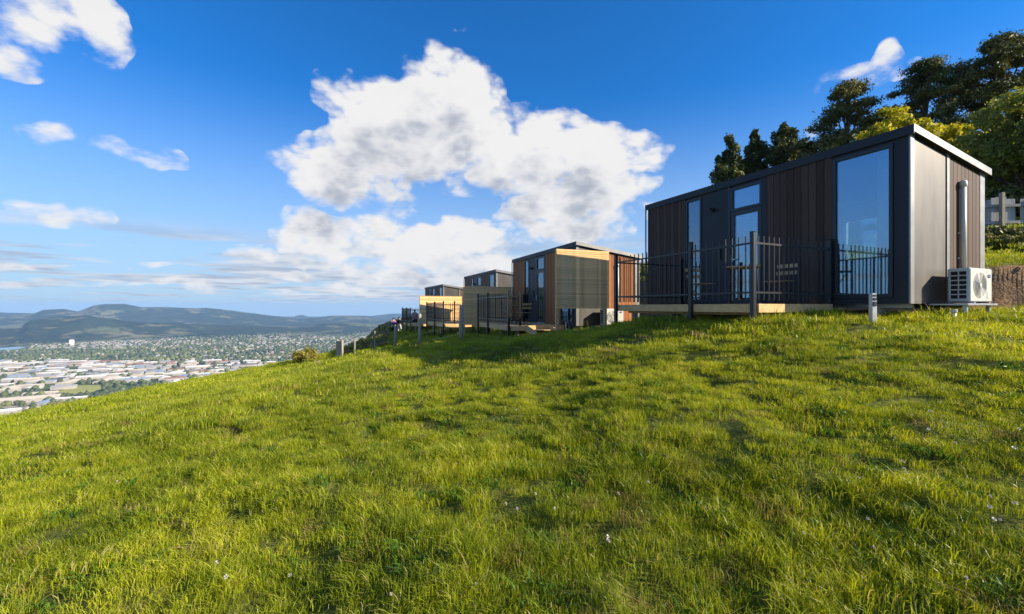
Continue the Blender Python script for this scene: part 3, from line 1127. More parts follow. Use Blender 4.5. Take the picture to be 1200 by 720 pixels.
D1x, D1a, D1b = -2.12, 1.168, 4.81
deck(CAB[0], 'pine deck in front of the nearest cabin, just above the grass', D1x, D1a, D1b)
metal_fence(CAB[0], 'black bar fence with sunlit corner post round the nearest deck',
            [(-0.06, D1a + .0), (D1x - 0.055, D1a), (D1x - 0.055, D1b), (-0.06, D1b)],
            [(D1x - 0.055, D1a, True), (D1x - 0.055, D1a + 1.33, True), (D1x - 0.055, D1b, True), (-0.075, D1a, True), (-0.075, D1b, False)])
D2x, D2a, D2b = -2.12, 0.83, 4.65
deck(CAB[1], 'pine deck of the cedar cabin with steps at its near side', D2x, D2a, D2b, 0.17)
metal_fence(CAB[1], 'black bar fence round the deck of the cedar cabin',
            [(-1.76, D2a), (D2x - 0.055, D2a), (D2x - 0.055, D2b), (-0.06, D2b)],
            [(D2x - 0.055, D2a, True), (-1.76, D2a, False), (D2x - 0.055, D2a + 2.42, True), (D2x - 0.055, D2b, True), (-0.075, D2b, False)])
deck(CAB[2], 'pine deck of the third cabin standing on short piles', -2.6, 0.83, 5.5, 0.17)
metal_fence(CAB[2], 'black bar fence round the deck of the third cabin',
            [(-1.5, 0.83), (-2.655, 0.83), (-2.655, 5.5), (-0.06, 5.5)],
            [(-2.655, 0.83, True), (-1.5, 0.83, True), (-2.05, 0.83, True), (-2.655, 3.1, True), (-2.655, 5.5, True), (-0.075, 5.5, False)])
deck(CAB[3], 'small far deck at the end of the row of cabins', -2.12, 0.83, 4.65, 0.15)
metal_fence(CAB[3], 'far bar fence at the end of the row, against the hills',
            [(-1.0, 0.83), (-2.175, 0.83), (-2.175, 4.65), (-0.06, 4.65)],
            [(-2.175, 0.83, True), (-1.0, 0.83, True), (-1.5, 0.83, True), (-2.175, 2.6, True), (-2.175, 4.65, True), (-0.075, 4.65, False)])

# ---- steps of the second deck
cb = CAB[1]
st_ = thing('timber_steps', 'short pine steps down from the deck of the cedar cabin', 'steps', (cb['x'], cb['y'], cb['z']), cb['a'])
gs = gz(*local(cb['x'], cb['y'], cb['a'], -1.1, -0.05)) - cb['z'] - 0.02
for xx in (-1.58, -0.68):
    q = MB().hexa([(xx, 0.78, -0.20), (xx + 0.045, 0.78, -0.20), (xx + 0.045, -0.16, gs), (xx, -0.16, gs),
                   (xx, 0.78, 0.03), (xx + 0.045, 0.78, 0.03), (xx + 0.045, -0.16, gs + 0.20), (xx, -0.16, gs + 0.20)])
    obj('stringer', q, M['timber'], st_)
for k in range(2):
    yy = 0.50 - k * 0.32
    zz = -0.02 + (gs + 0.02) * (k + 1) / 3.0
    obj('tread', MB().box(-1.533, -0.682, yy - 0.14, yy + 0.12, zz - 0.035, zz, 0.004), M['timber'], st_)


# ---- privacy screens
def screen(cab, label, x0, x1, y, z0, z1, nslat, posts, frame=True, gap=0.45, mat='slat', battens=()):
    c = thing('timber_screen', label, 'privacy screen', (cab['x'], cab['y'], cab['z']), cab['a'], 'timber privacy screens between the cabins')
    p = (z1 - z0) / nslat
    sm = MB().box(x0 + .002, x1 - .002, y - 0.012, y + 0.012, -p * (1 - gap) / 2, p * (1 - gap) / 2, 0.0015).mesh('slat')
    sm.materials.append(M[mat])
    for i in range(nslat):
        link('slat', sm, None, c, (0, random.uniform(-.002, .002), z0 + (i + 0.5) * p))
    for (xx, w, top) in posts:
        g_ = gz(*local(cab['x'], cab['y'], cab['a'], xx, y)) - cab['z'] - 0.12
        obj('post', MB().box(xx - w / 2, xx + w / 2, y + 0.014, y + 0.014 + w, min(g_, z0 - .1), top, 0.004), M['timber'], c)
    for xx in battens:
        obj('batten', MB().box(xx - 0.022, xx + 0.022, y + 0.014, y + 0.05, z0, z1, 0.002), M['timber'], c)
    if frame:
        obj('cap_rail', MB().box(x0 - 0.02, x1 + 0.02, y - 0.03, y + 0.11, z1 + 0.002, z1 + 0.035, 0.003), M['timber'], c)
    return c


screen(CAB[1], 'slatted pine screen with a sunlit top beside the cedar cabin', -1.39, 0.487, -1.30, 0.60, 2.44, 30,
       [(-1.34, 0.09, 2.44), (0.38, 0.09, 2.44)], gap=0.13, battens=(-0.95, -0.5, -0.43, 0.08, 0.25), frame=False)
# left edge board of that screen reads as a pale post
screen(CAB[2], 'solid brown timber screen in the shade hiding the third cabin', -2.3, 0.6, -1.8, 0.04, 1.90, 16,
       [(-2.25, 0.09, 1.9), (-0.8, 0.09, 1.9), (0.55, 0.09, 1.9)], gap=0.06, mat='slat', battens=(-1.6,), frame=False)
screen(CAB[3], 'sunlit pale timber screen with cap rail near the far end of the row', -1.9, 1.1, -1.1, 0.06, 1.98, 14,
       [(-1.86, 0.09, 1.98), (-0.35, 0.09, 1.98), (1.05, 0.09, 1.98)], gap=0.05)


# ---- bistro sets on the decks
def bistro_table(loc, rot, label):
    c = thing('bistro_table', label, 'table', loc, rot, 'folding tables on the decks')
    for k in range(5):
        obj('table_slat', MB().box(-0.29, 0.29, -0.29 + k * 0.118, -0.29 + k * 0.118 + 0.108, 0.70, 0.72, 0.002), M['chair_wood'], c)
    obj('table_frame', MB().box(-0.27, 0.27, -0.27, -0.25, 0.68, 0.699).box(-0.27, 0.27, 0.25, 0.27, 0.68, 0.699), M['fence'], c)
    for s in (-1, 1):
        obj('leg', MB().tube([(-0.25, s * 0.24, 0.0), (0.22, s * 0.24, 0.68)], 0.009, 6), M['fence'], c)
        obj('leg', MB().tube([(0.25, s * 0.22, 0.0), (-0.22, s * 0.22, 0.68)], 0.009, 6), M['fence'], c)
    obj('stretcher', MB().tube([(-0.24, -0.24, 0.015), (-0.24, 0.24, 0.015)], 0.008, 6).tube([(0.24, -0.22, 0.015), (0.24, 0.22, 0.015)], 0.008, 6), M['fence'], c)
    return c


def bistro_chair(loc, rot, label):
    c = thing('folding_chair', label, 'chair', loc, rot, 'folding chairs on the decks')
    for k in range(5):
        obj('seat_slat', MB().box(-0.19 + k * 0.078, -0.19 + k * 0.078 + 0.066, -0.20, 0.20, 0.44, 0.455, 0.002), M['chair_wood'], c)
    for s in (-1, 1):
        obj('leg', MB().tube([(0.22, s * 0.21, 0.0), (-0.17, s * 0.21, 0.46), (-0.28, s * 0.21, 0.88)], 0.009, 6), M['fence'], c)
        obj('leg', MB().tube([(-0.24, s * 0.195, 0.0), (0.17, s * 0.195, 0.44)], 0.009, 6), M['fence'], c)
    for zz, xx in ((0.62, -0.215), (0.76, -0.252)):
        obj('back_slat', MB().bar((xx, -0.20, zz), (xx, 0.20, zz), 0.014, 0.07), M['chair_wood'], c)
    obj('stretcher', MB().tube([(-0.23, -0.195, 0.02), (-0.23, 0.195, 0.02)], 0.008, 6).tube([(0.21, -0.21, 0.02), (0.21, 0.21, 0.02)], 0.008, 6), M['fence'], c)
    return c


def on_deck(cab, lx, ly):
    x, y = local(cab['x'], cab['y'], cab['a'], lx, ly)
    return (x, y, cab['z'] - 0.007)


bistro_table(on_deck(CAB[0], -1.35, 1.98), CAB[0]['a'] + R(35), 'small slatted folding table on the nearest deck')
bistro_chair(on_deck(CAB[0], -1.30, 3.05), CAB[0]['a'] + R(-95), 'folding chair left of the table on the nearest deck')
bistro_chair(on_deck(CAB[0], -0.62, 1.75), CAB[0]['a'] + R(185), 'folding chair right of the table on the nearest deck')
bistro_table(on_deck(CAB[1], -1.3, 2.3), CAB[1]['a'] + R(20), 'small slatted folding table on the deck of the cedar cabin')
bistro_chair(on_deck(CAB[1], -1.3, 3.2), CAB[1]['a'] + R(-90), 'folding chair behind the table on the deck of the cedar cabin')
bistro_chair(on_deck(CAB[1], -1.35, 1.45), CAB[1]['a'] + R(95), 'folding chair in front of the table on the deck of the cedar cabin')


# ---- power pedestals
def pedestal(x, y, h, label, ang):
    z = gz(x, y)
    c = thing('power_pedestal', label, 'power pedestal', (x, y, z), ang, 'power pedestals beside the cabins')
    obj('column', MB().box(-0.045, 0.045, -0.03, 0.03, -0.1, h, 0.006), M['galv'], c)
    obj('socket_box', MB().box(-0.034, 0.034, -0.044, -0.0305, h - 0.20, h - 0.13, 0.003), M['fence'], c)
    obj('socket_box', MB().box(-0.034, 0.034, -0.044, -0.0305, h - 0.11, h - 0.07, 0.003), M['fence'], c)
    obj('meter_window', MB().box(-0.03, 0.03, -0.036, -0.0305, h - 0.055, h - 0.02, 0.002), M['fence'], c)
    obj('side_conduit', MB().box(0.0455, 0.07, -0.015, 0.015, -0.1, h - 0.12, 0.003), M['white_plastic'], c)
    return c


pedestal(5.62, 6.85, 0.47, 'grey power pedestal with black sockets in front of the nearest cabin', R(15))
pedestal(*at_px(664.5, 14.0)[:2], 0.44, 'grey power pedestal under the slatted screen by the cedar cabin', R(15))
x_, y_, z_ = at_px(1118, 6.9)
iv = thing('valve_box', 'small white pipe cap sticking out of the grass below the heat pump', 'pipe cap', (x_, y_, z_))
obj('pipe', MB().tube([(0, 0, -0.1), (0, 0, 0.10)], 0.028, 12), M['white_plastic'], iv, smooth=True)
obj('cap', MB().tube([(0, 0, 0.10), (0, 0, 0.14), (0, 0, 0.147)], [0.042, 0.042, 0.03], 12), M['white_plastic'], iv)


# ---- farm fence of posts and wire, left
fp = [(540, 13.9, 1.20, .075, 357), (492, 18.4, 1.22, .075, 368), (463, 21.0, 1.22, .06, 381), (439, 22.2, 1.2, .032, 388), (415.5, 23.6, 1.15, .045, 397), (401, 25.0, 1.1, .07, 398.5), (394.5, 25.6, 1.1, .05, 398)]
wf = thing('post_and_wire_fence', 'farm fence of weathered round posts and thin wire running down the slope', 'fence')
tops = []
for (px, Y, h, r, top) in fp:
    x, y, z = at_px(px, Y)
    zt_ = (360 - top) / F * Y
    lean = random.uniform(-0.03, 0.03)
    obj('post', MB().tube([(x, y, z - 0.3), (x + lean * .5, y, (z + zt_) / 2), (x + lean, y, zt_ - 0.02), (x + lean, y, zt_)], [r, r * 0.97, r * 0.94, r * 0.8], 10), M['grey_timber'], wf, smooth=True)
    tops.append((x, y, z, zt_))
for q in range(4):
    mb_ = MB()
    for a, b in zip(tops[:-1], tops[1:]):
        fa = 0.2 + 0.24 * q
        p0 = Vector((a[0], a[1], a[2] + (a[3] - a[2]) * fa)); p1 = Vector((b[0], b[1], b[2] + (b[3] - b[2]) * fa))
        mid = (p0 + p1) / 2 - Vector((0, 0, 0.02))
        mb_.tube([p0, mid, p1], 0.0025, 4)
    obj('wire', mb_, M['galv'], wf)
# weathered sheet between the last two posts
a, b = tops[-2], tops[-1]
sheet = MB()
for k in range(5):
    f0, f1 = k / 5 + .01, (k + 1) / 5 - .01
    xa, ya = a[0] + (b[0] - a[0]) * f0, a[1] + (b[1] - a[1]) * f0
    xb, yb = a[0] + (b[0] - a[0]) * f1, a[1] + (b[1] - a[1]) * f1
    obj('board', MB().hexa([(xa, ya - .03, a[2] - .1), (xb, yb - .03, b[2] - .1), (xb, yb, b[2] - .1), (xa, ya, a[2] - .1),
                            (xa, ya - .03, a[3] - .06 - .02 * (k % 2)), (xb, yb - .03, b[3] - .06 - .02 * (k % 2)), (xb, yb, b[3] - .06 - .02 * (k % 2)), (xa, ya, a[3] - .06 - .02 * (k % 2))]), M['grey_timber'], wf)


# ---- white board fence uphill on the right
def board_fence():
    c = thing('board_fence', 'weathered white board fence above the earth bank at the right edge', 'fence')
    v = 9.0
    xs = []
    tt0, tt1 = -6.0, 4.5
    n = 62
    bmesh_ = MB().box(-0.075, 0.075, -0.012, 0.012, -0.1, 1.12, 0.002).mesh('board')
    bmesh_.materials.append(M['whiteboard'])
    pts = []
    for i in range(n):
        f = i / (n - 1)
        x = 14.0 + 9.3 * f; y = 15.4 - 0.9 * f
        z = gz(x, y)
        pts.append((x, y, z))
        if i % 9 == 4 or random.random() < 0.06:
            continue
        o = link('board', bmesh_, None, c, (x, y, z + random.uniform(-.05, .03)))
        o.rotation_euler = (0, random.uniform(-.02, .02), -0.097)
    off = Vector((0, -0.045, 0))
    for zz in (0.25, 0.82):
        for i in range(0, n - 9, 9):
            a = Vector(pts[i]) + off + Vector((0, 0, zz)); b = Vector(pts[min(n - 1, i + 9)]) + off + Vector((0, 0, zz))
            obj('rail', MB().bar(a, b, 0.045, 0.09), M['whiteboard'], c)
    for i in range(0, n, 9):
        p = Vector(pts[i]) + off * 2.6
        obj('post', MB().box(p.x - .055, p.x + .055, p.y - .055, p.y + .055, p.z - .2, p.z + 1.25, .004), M['grey_timber'], c)


board_fence()


# ------------------------------------------------------------------ vegetation
def leaf_cloud(centres, radii_, n_each, size, seed, flat=0.0, shell=0.55, droop=0.0, elong=1.6):
    """many small leaf quads spread through ellipsoid clumps -> verts, faces"""
    g_ = np.random.default_rng(seed)
    C_ = np.repeat(np.asarray(centres, float), n_each, axis=0)
    Rr = np.repeat(np.asarray(radii_, float), n_each, axis=0)
    n = len(C_)
    d = g_.normal(size=(n, 3))
    d /= np.linalg.norm(d, axis=1)[:, None]
    rad = (shell + (1 - shell) * g_.random(n)) ** 1.0
    rad *= 1 + 0.18 * g_.normal(size=n)
    p = C_ + d * Rr * rad[:, None]
    nrm = d * np.array([1, 1, 1]) + g_.normal(size=(n, 3)) * 0.7
    nrm[:, 2] += flat
    nrm /= np.linalg.norm(nrm, axis=1)[:, None]
    a = np.cross(nrm, g_.normal(size=(n, 3)))
    a /= np.linalg.norm(a, axis=1)[:, None]
    b = np.cross(nrm, a)
    s = size * (0.5 + g_.random(n))[:, None]
    a = a * s * elong * 0.5
    b = b * s * 0.5
    a[:, 2] -= droop * s[:, 0]
    V = np.stack([p - a, p - b * 0.8, p + a, p + b * 0.8], 1).reshape(-1, 3)
    Fc = np.arange(4 * n).reshape(-1, 4)
    return V, Fc


def make_tree(name, label, cat, base, h, kind, rw, leafmat, seed, size=0.16, n_leaf=14000, group=None, trunk_r=0.25, lean=0.0):
    g_ = random.Random(seed)
    c = thing(name, label, cat, base, 0, group)
    cen, rad, limbs = [], [], []
    if kind == 'cypress':            # dense, narrow, lumpy
        for i in range(110):
            f = g_.random() ** 0.8
            prof = (math.sin(math.pi * min(1, (f * 0.82 + 0.16))) ** 0.7) * (1 - 0.35 * f)
            a = g_.random() * 6.283
            rr = rw * prof * (0.5 + 0.62 * g_.random())
            ox, oh = ((0.0, 1.0), (0.38, 0.90), (-0.36, 0.84), (0.1, 0.95))[i % 4]
            cen.append((rr * math.cos(a) * .72 + ox * rw * .8, rr * math.sin(a) * .8, h * (0.08 + 0.88 * f * oh)))
            s = rw * (0.13 + 0.19 * g_.random()) * (1.15 - 0.5 * f)
            rad.append((s, s, s * 1.25))
        rad[-1] = (rw * .18, rw * .18, h * .05)
    elif kind == 'macrocarpa':       # open flat plates on rising limbs
        for i in range(120):
            f = 0.12 + 0.88 * g_.random() ** 0.9
            env = rw * (max(0.03, 1 - (abs(f - 0.42) / 0.60) ** 2.2) ** 0.6 if f > 0.42 else 0.95) * g_.uniform(0.75, 1.12)
            a = g_.random() * 6.283
            rr = env * math.sqrt(g_.random()) * 0.95
            z = h * f * (1 - 0.05 * rr / rw)
            cen.append((rr * math.cos(a) + lean * f * h, rr * math.sin(a), z))
            s = rw * (0.13 + 0.13 * g_.random())
            rad.append((s * 1.1, s * 1.1, s * 0.5))
            if i % 4 == 0:
                limbs.append(i)
    elif kind == 'round':
        for i in range(80):
            u = g_.random(); a = g_.random() * 6.283
            el = math.asin(2 * u - 1)
            rr = rw * (0.45 + 0.5 * g_.random())
            cen.append((rr * math.cos(el) * math.cos(a), rr * math.cos(el) * math.sin(a), h * 0.60 + rr / rw * h * 0.40 * math.sin(el)))
            s = rw * (0.14 + 0.13 * g_.random())
            rad.append((s * 1.15, s * 1.15, s * .8))
            if i % 4 == 0:
                limbs.append(i)
    k = len(cen)
    V, Fc = leaf_cloud(cen, rad, max(20, n_leaf // k), size, seed, flat=0.8 if kind == 'macrocarpa' else 0.3, shell=0.35 if kind != 'cypress' else 0.6, droop=0.1)
    cr = link('crown', mesh_np('crown', V, Fc, 4), leafmat, c)
    tb = MB()
    top = h * (0.9 if kind != 'round' else 0.75)
    pts = [(lean * f * h + g_.uniform(-.1, .1) * f, g_.uniform(-.1, .1) * f, -0.5 + (top + .5) * f) for f in (0, .2, .4, .6, .8, 1)]
    tb.tube(pts, [trunk_r * (1.25 - 1.1 * f) for f in (0, .2, .4, .6, .8, 1)], 9)
    obj('trunk', tb, M['bark'], c, smooth=True)
    lb = MB()
    for i in limbs:
        e = Vector(cen[i])
        f = max(0.15, min(0.85, (e.z / h) - 0.22))
        s0 = Vector((lean * f * h, 0, top * f))
        mid = s0.lerp(e, 0.55) + Vector((0, 0, -0.05 * h * .3))
        lb.tube([s0, mid, e], [trunk_r * 0.34, trunk_r * 0.2, trunk_r * 0.07], 5)
    if limbs:
        obj('limbs', lb, M['bark'], c, smooth=True)
    return c


leaf_dark = foliage_mat('dark_evergreen_leaves', (0.055, 0.070, 0.018), (0.13, 0.135, 0.036), (0.26, 0.23, 0.07), 0.12, 0.5)
leaf_cyp = foliage_mat('cypress_leaves', (0.032, 0.050, 0.014), (0.075, 0.095, 0.024), (0.15, 0.15, 0.04), 0.12, 0.6)
leaf_yel = foliage_mat('yellow_green_leaves', (0.30, 0.30, 0.02), (0.46, 0.43, 0.03), (0.60, 0.53, 0.05), 0.45, 0.7)
leaf_mid = foliage_mat('mid_green_leaves', (0.12, 0.155, 0.035), (0.21, 0.24, 0.055), (0.33, 0.34, 0.085), 0.35, 0.6)
leaf_oli = foliage_mat('olive_scrub_leaves', (0.17, 0.15, 0.03), (0.29, 0.26, 0.05), (0.42, 0.37, 0.08), 0.3, 0.9)
leaf_dry = foliage_mat('dry_scrub_leaves', (0.15, 0.12, 0.05), (0.27, 0.21, 0.09), (0.40, 0.31, 0.15), 0.25, 1.2)


def tree_at(px, top_y, Y, wpx, kind, mat, label, seed, name='evergreen_tree', base_z=None, **kw):
    x, y, z = at_px(px, Y)
    ztop = (360 - top_y) / F * Y
    return make_tree(name, label, 'tree', (x, y, z), ztop - z, kind, wpx / 2 / F * Y, mat, seed, **kw)


tree_at(853, 156, 42, 50, 'cypress', leaf_cyp, 'leftmost dark cypress behind the near cabin roof', 11, size=.22, n_leaf=15000)
tree_at(884, 148, 43, 44, 'cypress', leaf_cyp, 'narrow dark cypress second from the left behind the roof', 12, size=.22, n_leaf=14000)
tree_at(921, 138, 42, 66, 'cypress', leaf_cyp, 'broad dark cypress third from the left behind the roof', 13, size=.22, n_leaf=17000)
tree_at(993, 101, 36, 104, 'macrocarpa', leaf_dark, 'dark flat-branched evergreen above the middle of the near roof', 14, size=.12, n_leaf=46000, trunk_r=.3)
tree_at(955, 168, 46, 54, 'macrocarpa', leaf_dark, 'low sparse evergreen between the cypresses and the flat-branched tree', 19, size=.13, n_leaf=13000, trunk_r=.25)
tree_at(1085, 73, 34, 108, 'macrocarpa', leaf_dark, 'open layered evergreen with sky between its branches', 15, size=.115, n_leaf=40000, trunk_r=.3)
tree_at(1168, 48, 32, 128, 'macrocarpa', leaf_dark, 'tallest dark evergreen in the upper right corner', 16, size=.12, n_leaf=60000, trunk_r=.4)
tree_at(1225, 66, 31, 90, 'macrocarpa', leaf_dark, 'dark evergreen cut off by the right edge of the photo', 26, size=.17, n_leaf=17000, trunk_r=.4)
tree_at(1048, 126, 23, 76, 'round', leaf_yel, 'bright yellow-green tree rising behind the near roof ridge', 17, 'broadleaf_tree', size=.11, n_leaf=16000, trunk_r=.14)
tree_at(1112, 140, 22, 60, 'round', leaf_yel, 'yellow-green tree right of the near roof corner', 18, 'broadleaf_tree', size=.11, n_leaf=12000, trunk_r=.14)
tree_at(1205, 104, 17, 130, 'round', leaf_mid, 'large mid-green broadleaf tree at the right edge above the board fence', 20, 'broadleaf_tree', size=.09, n_leaf=36000, trunk_r=.18)
tree_at(1290, 90, 16, 120, 'round', leaf_mid, 'mid-green broadleaf tree beyond the right edge', 21, 'broadleaf_tree', size=.1, n_leaf=12000, trunk_r=.18)


def bush(px, Y, wpx, top_y, label, seed, mat, name='bush', n=2600, size=.06, lobes=14, group=None, cat='bush', z=None, squat=0.55):
    x, y, zz = at_px(px, Y)
    if z is not None:
        zz = z
    h = (360 - top_y) / F * Y - zz
    w = wpx / 2 / F * Y
    g_ = random.Random(seed)
    c = thing(name, label, cat, (x, y, zz), 0, group)
    cen, rad = [], []
    for i in range(lobes):
        a = g_.random() * 6.283; rr = w * 0.68 * math.sqrt(g_.random())
        f = 1 - (rr / w) ** 2 * 0.7
        cen.append((rr * math.cos(a), rr * math.sin(a), h * f * g_.uniform(.35, .72)))
        s = w * g_.uniform(.24, .38)
        rad.append((s, s, min(s * 1.1, h * .34)))
    V, Fc = leaf_cloud(cen, rad, n // lobes, size, seed, 0.3, 0.4)
    link('foliage', mesh_np('foliage', V, Fc, 4), mat, c)
    tb = MB()
    for i in range(0, lobes, 2):
        e = Vector(cen[i])
        tb.tube([(e.x * .1, e.y * .1, -.1), (e.x * .6, e.y * .6, e.z * .5), e], [.03 * w + .008, .02 * w + .006, .004], 5)
    obj('stems', tb, M['bark'], c)
    return c


bush(358, 27, 36, 406, 'round olive-yellow bush on the edge of the slope above the town', 31, leaf_oli, n=5200, size=.07, lobes=22)
for i, (px, Y, w, ty, lab) in enumerate([(444, 38, 5, 374, 'small upright shrub at the left end of the crest'), (450.5, 38, 7, 374.5, 'tan twiggy shrub on the crest, second from the left'), (457, 38.5, 4.5, 377, 'smallest shrub on the crest beside the standing people')]):
    bush(px, Y, w, ty, lab, 40 + i, leaf_oli if i != 1 else leaf_dry, n=900, size=.07, lobes=8, group='shrubs on the crest')
scr = [(868, 31, 34, 188), (893, 31, 44, 177), (918, 32, 40, 182), (936, 32, 40, 172), (958, 32, 36, 180)]
for i, (px, Y, w, ty) in enumerate(scr):
    bush(px, Y, w, ty, ['leftmost olive scrub bush above the near roof line', 'tallest olive scrub bush above the near roof line', 'low olive scrub bush third along the roof line', 'olive scrub bush right of the cypresses', 'rightmost olive scrub bush along the roof line'][i], 60 + i, leaf_oli, n=3800, size=.12, lobes=14, group='scrub bushes behind the roof')
und = [(1150, 17, 70, 216), (1185, 16.8, 60, 212), (1225, 16.5, 60, 208)]
for i, (px, Y, w, ty) in enumerate(und):
    bush(px, Y, w, ty, ['dark shrub left of the board fence top', 'dark shrub in the middle above the board fence', 'dark shrub at the right edge above the board fence'][i], 80 + i, leaf_dark, n=6000, size=.10, lobes=20, group='dark shrubs behind the board fence')
for i in range(18):
    bush(1146 + (i % 9) * 11 + 5 * (i // 9), 14.2 - .07 * (i % 9) - 1.0 * (i // 9), 30, (268 if i < 9 else 277) - (i * 7 % 5), 'low dark shrub at the foot of the board fence', 400 + i, leaf_dark, n=1700, size=.07, lobes=12, group='low shrubs at the foot of the board fence')
# rough scrub on the bank left of the far fence
for i in range(56):
    px = random.uniform(402, 456); Y = random.uniform(27, 38)
    x, y, z = at_px(px, Y)
    tw = random.uniform(.3, .9)
    h = random.uniform(.2, .55)
    bush(px, Y, tw * 2 * F / Y, 360 - (z + h) / Y * F, 'low dry scrub clump on the bank below the crest', 100 + i, random.choice([leaf_dry, leaf_dry, leaf_oli]), n=380, size=.07, lobes=6, group='low scrub clumps on the bank', name='scrub_clump', cat='scrub')
for i, (px, Y) in enumerate([(548, 22.5), (555, 21.8), (530, 23), (566, 19.8), (520, 22.5), (505, 26), (745, 22), (752, 24), (758, 21)]):
    x, y, z = at_px(px, Y)
    h = random.uniform(.3, .55) if px < 700 else random.uniform(.7, 1.3)
    bush(px, Y, random.uniform(14, 24), 360 - (z + h) / Y * F, 'leafy weed clump growing under the decks' if px < 700 else 'leafy green shrub in the gap behind the near cabin', 150 + i, leaf_mid, n=1200, size=.06, lobes=9, group='weeds under the decks' if px < 700 else 'shrubs in the gap between cabins', name='weed_clump', cat='plant')

# rock by the bush
bm = bmesh.new()
bmesh.ops.create_icosphere(bm, subdivisions=3, radius=1)
for v_ in bm.verts:
    n_ = 1 + 0.25 * math.sin(v_.co.x * 3 + 1) * math.cos(v_.co.y * 4) + random.uniform(-.03, .03)
    v_.co = Vector((v_.co.x * .55 * n_, v_.co.y * .4 * n_, v_.co.z * .22 * n_))
mr = bpy.data.meshes.new('boulder'); bm.to_mesh(mr); bm.free()
x_, y_, z_ = at_px(374, 22)
ro = link('boulder', mr, M['rock'], None, (x_, y_, z_ + .06), .4, True)
tag(ro, 'low tan boulder in the grass right of the olive bush', 'boulder')

# ------------------------------------------------------------------ people on the crest
def person(px, Y, top_y, label, shirt, trousers, face_rot, seed, sit=False):
    x = (px - 600) / F * Y
    H = 1.68
    z = (360 - top_y) / F * Y - H
    z = min(z, gz(x, Y))
    z = gz(x, Y) - 0.03
    c = thing('person', label, 'person', (x, Y, z), face_rot, 'people on the crest')
    g_ = random.Random(seed)

    def skin(name, pts, edges, rad, mat, parent, lv=2):
        m_ = bpy.data.meshes.new(name)
        m_.from_pydata(pts, edges, [])
        m_.materials.append(mat)
        o = bpy.data.objects.new(name, m_)
        COL.objects.link(o)
        o.parent = parent
        md = o.modifiers.new('skin', 'SKIN')
        for i, r_ in enumerate(rad):
            m_.skin_vertices[0].data[i].radius = r_ if hasattr(r_, '__len__') else (r_, r_)
        m_.skin_vertices[0].data[0].use_root = True
        md.use_smooth_shade = True
        sb = o.modifiers.new('sub', 'SUBSURF'); sb.levels = lv; sb.render_levels = lv
        return o
    st2 = g_.uniform(-.05, .08)
    pts = [(0, 0, .92), (0, 0, 1.15), (0, -.01, 1.38), (0, 0, 1.47), (0, .015, 1.53), (0, .02, 1.60), (0, .01, 1.66),
           (.10, 0, .86), (.11, .04 + st2, .48), (.12, -.02, .08), (.12, .13, .03),
           (-.10, 0, .86), (-.11, .02, .48), (-.12, -.05, .08), (-.12, .10, .03),
           (.18, 0, 1.38), (.24, -.02, 1.12), (.22, .14, .92), (.21, .22, .88), (.205, .27, .86),
           (-.18, 0, 1.38), (-.25, -.02, 1.12), (-.21, .16, 1.0), (-.18, .24, 1.0), (-.17, .29, 1.0)]
    ed = [(0, 1), (1, 2), (2, 3), (3, 4), (4, 5), (5, 6), (0, 7), (7, 8), (8, 9), (9, 10), (0, 11), (11, 12), (12, 13), (13, 14),
          (2, 15), (15, 16), (16, 17), (17, 18), (18, 19), (2, 20), (20, 21), (21, 22), (22, 23), (23, 24)]
    rad = [(.15, .11), (.14, .10), (.17, .11), .06, .065, .09, .06, .09, .062, .042, .035, .09, .062, .042, .035,
           .058, .045, .033, .03, .012, .058, .045, .033, .03, .012]
    skin('body', pts, ed, rad, M['skin'], c)
    skin('top', [(0, 0, .95), (0, 0, 1.15), (0, -.01, 1.38), (0, 0, 1.44), (.18, 0, 1.38), (.24, -.02, 1.12), (.225, .10, .98), (-.18, 0, 1.38), (-.25, -.02, 1.12), (-.22, .12, 1.02)],
         [(0, 1), (1, 2), (2, 3), (2, 4), (4, 5), (5, 6), (2, 7), (7, 8), (8, 9)],
         [(.175, .13), (.165, .125), (.19, .13), .08, .074, .06, .05, .074, .06, .05], shirt, c)
    skin('trousers', [(0, 0, .98), (0, 0, .90), (.10, 0, .84), (.11, .04 + st2, .48), (.12, -.02, .10), (-.10, 0, .84), (-.11, .02, .48), (-.12, -.05, .10)],
         [(0, 1), (1, 2), (2, 3), (3, 4), (1, 5), (5, 6), (6, 7)], [(.165, .125), (.16, .13), .105, .08, .065, .105, .08, .065], trousers, c)
    skin('hair', [(0, -.03, 1.54), (0, -.03, 1.62), (0, .0, 1.69)], [(0, 1), (1, 2)], [.085, .112, .085], M['hair'], c, 1)
    return c


pp = cloth('purple_cotton', (0.16, 0.09, 0.24)); pk = cloth('black_cotton', (0.015, 0.015, 0.02)); pw = cloth('white_cotton', (0.5, 0.49, 0.48)); pn = cloth('navy_denim', (0.02, 0.03, 0.07))
person(461, 40, 373, 'person in a purple top standing on the crest, seen against the hills', pp, pk, R(15), 1)
person(468, 41, 374, 'person in a black top right of the purple-topped person', pk, pw, R(-20), 2)
person(486, 36.5, 375, 'person in a white top behind the far bar fence', pw, pn, R(10), 3)

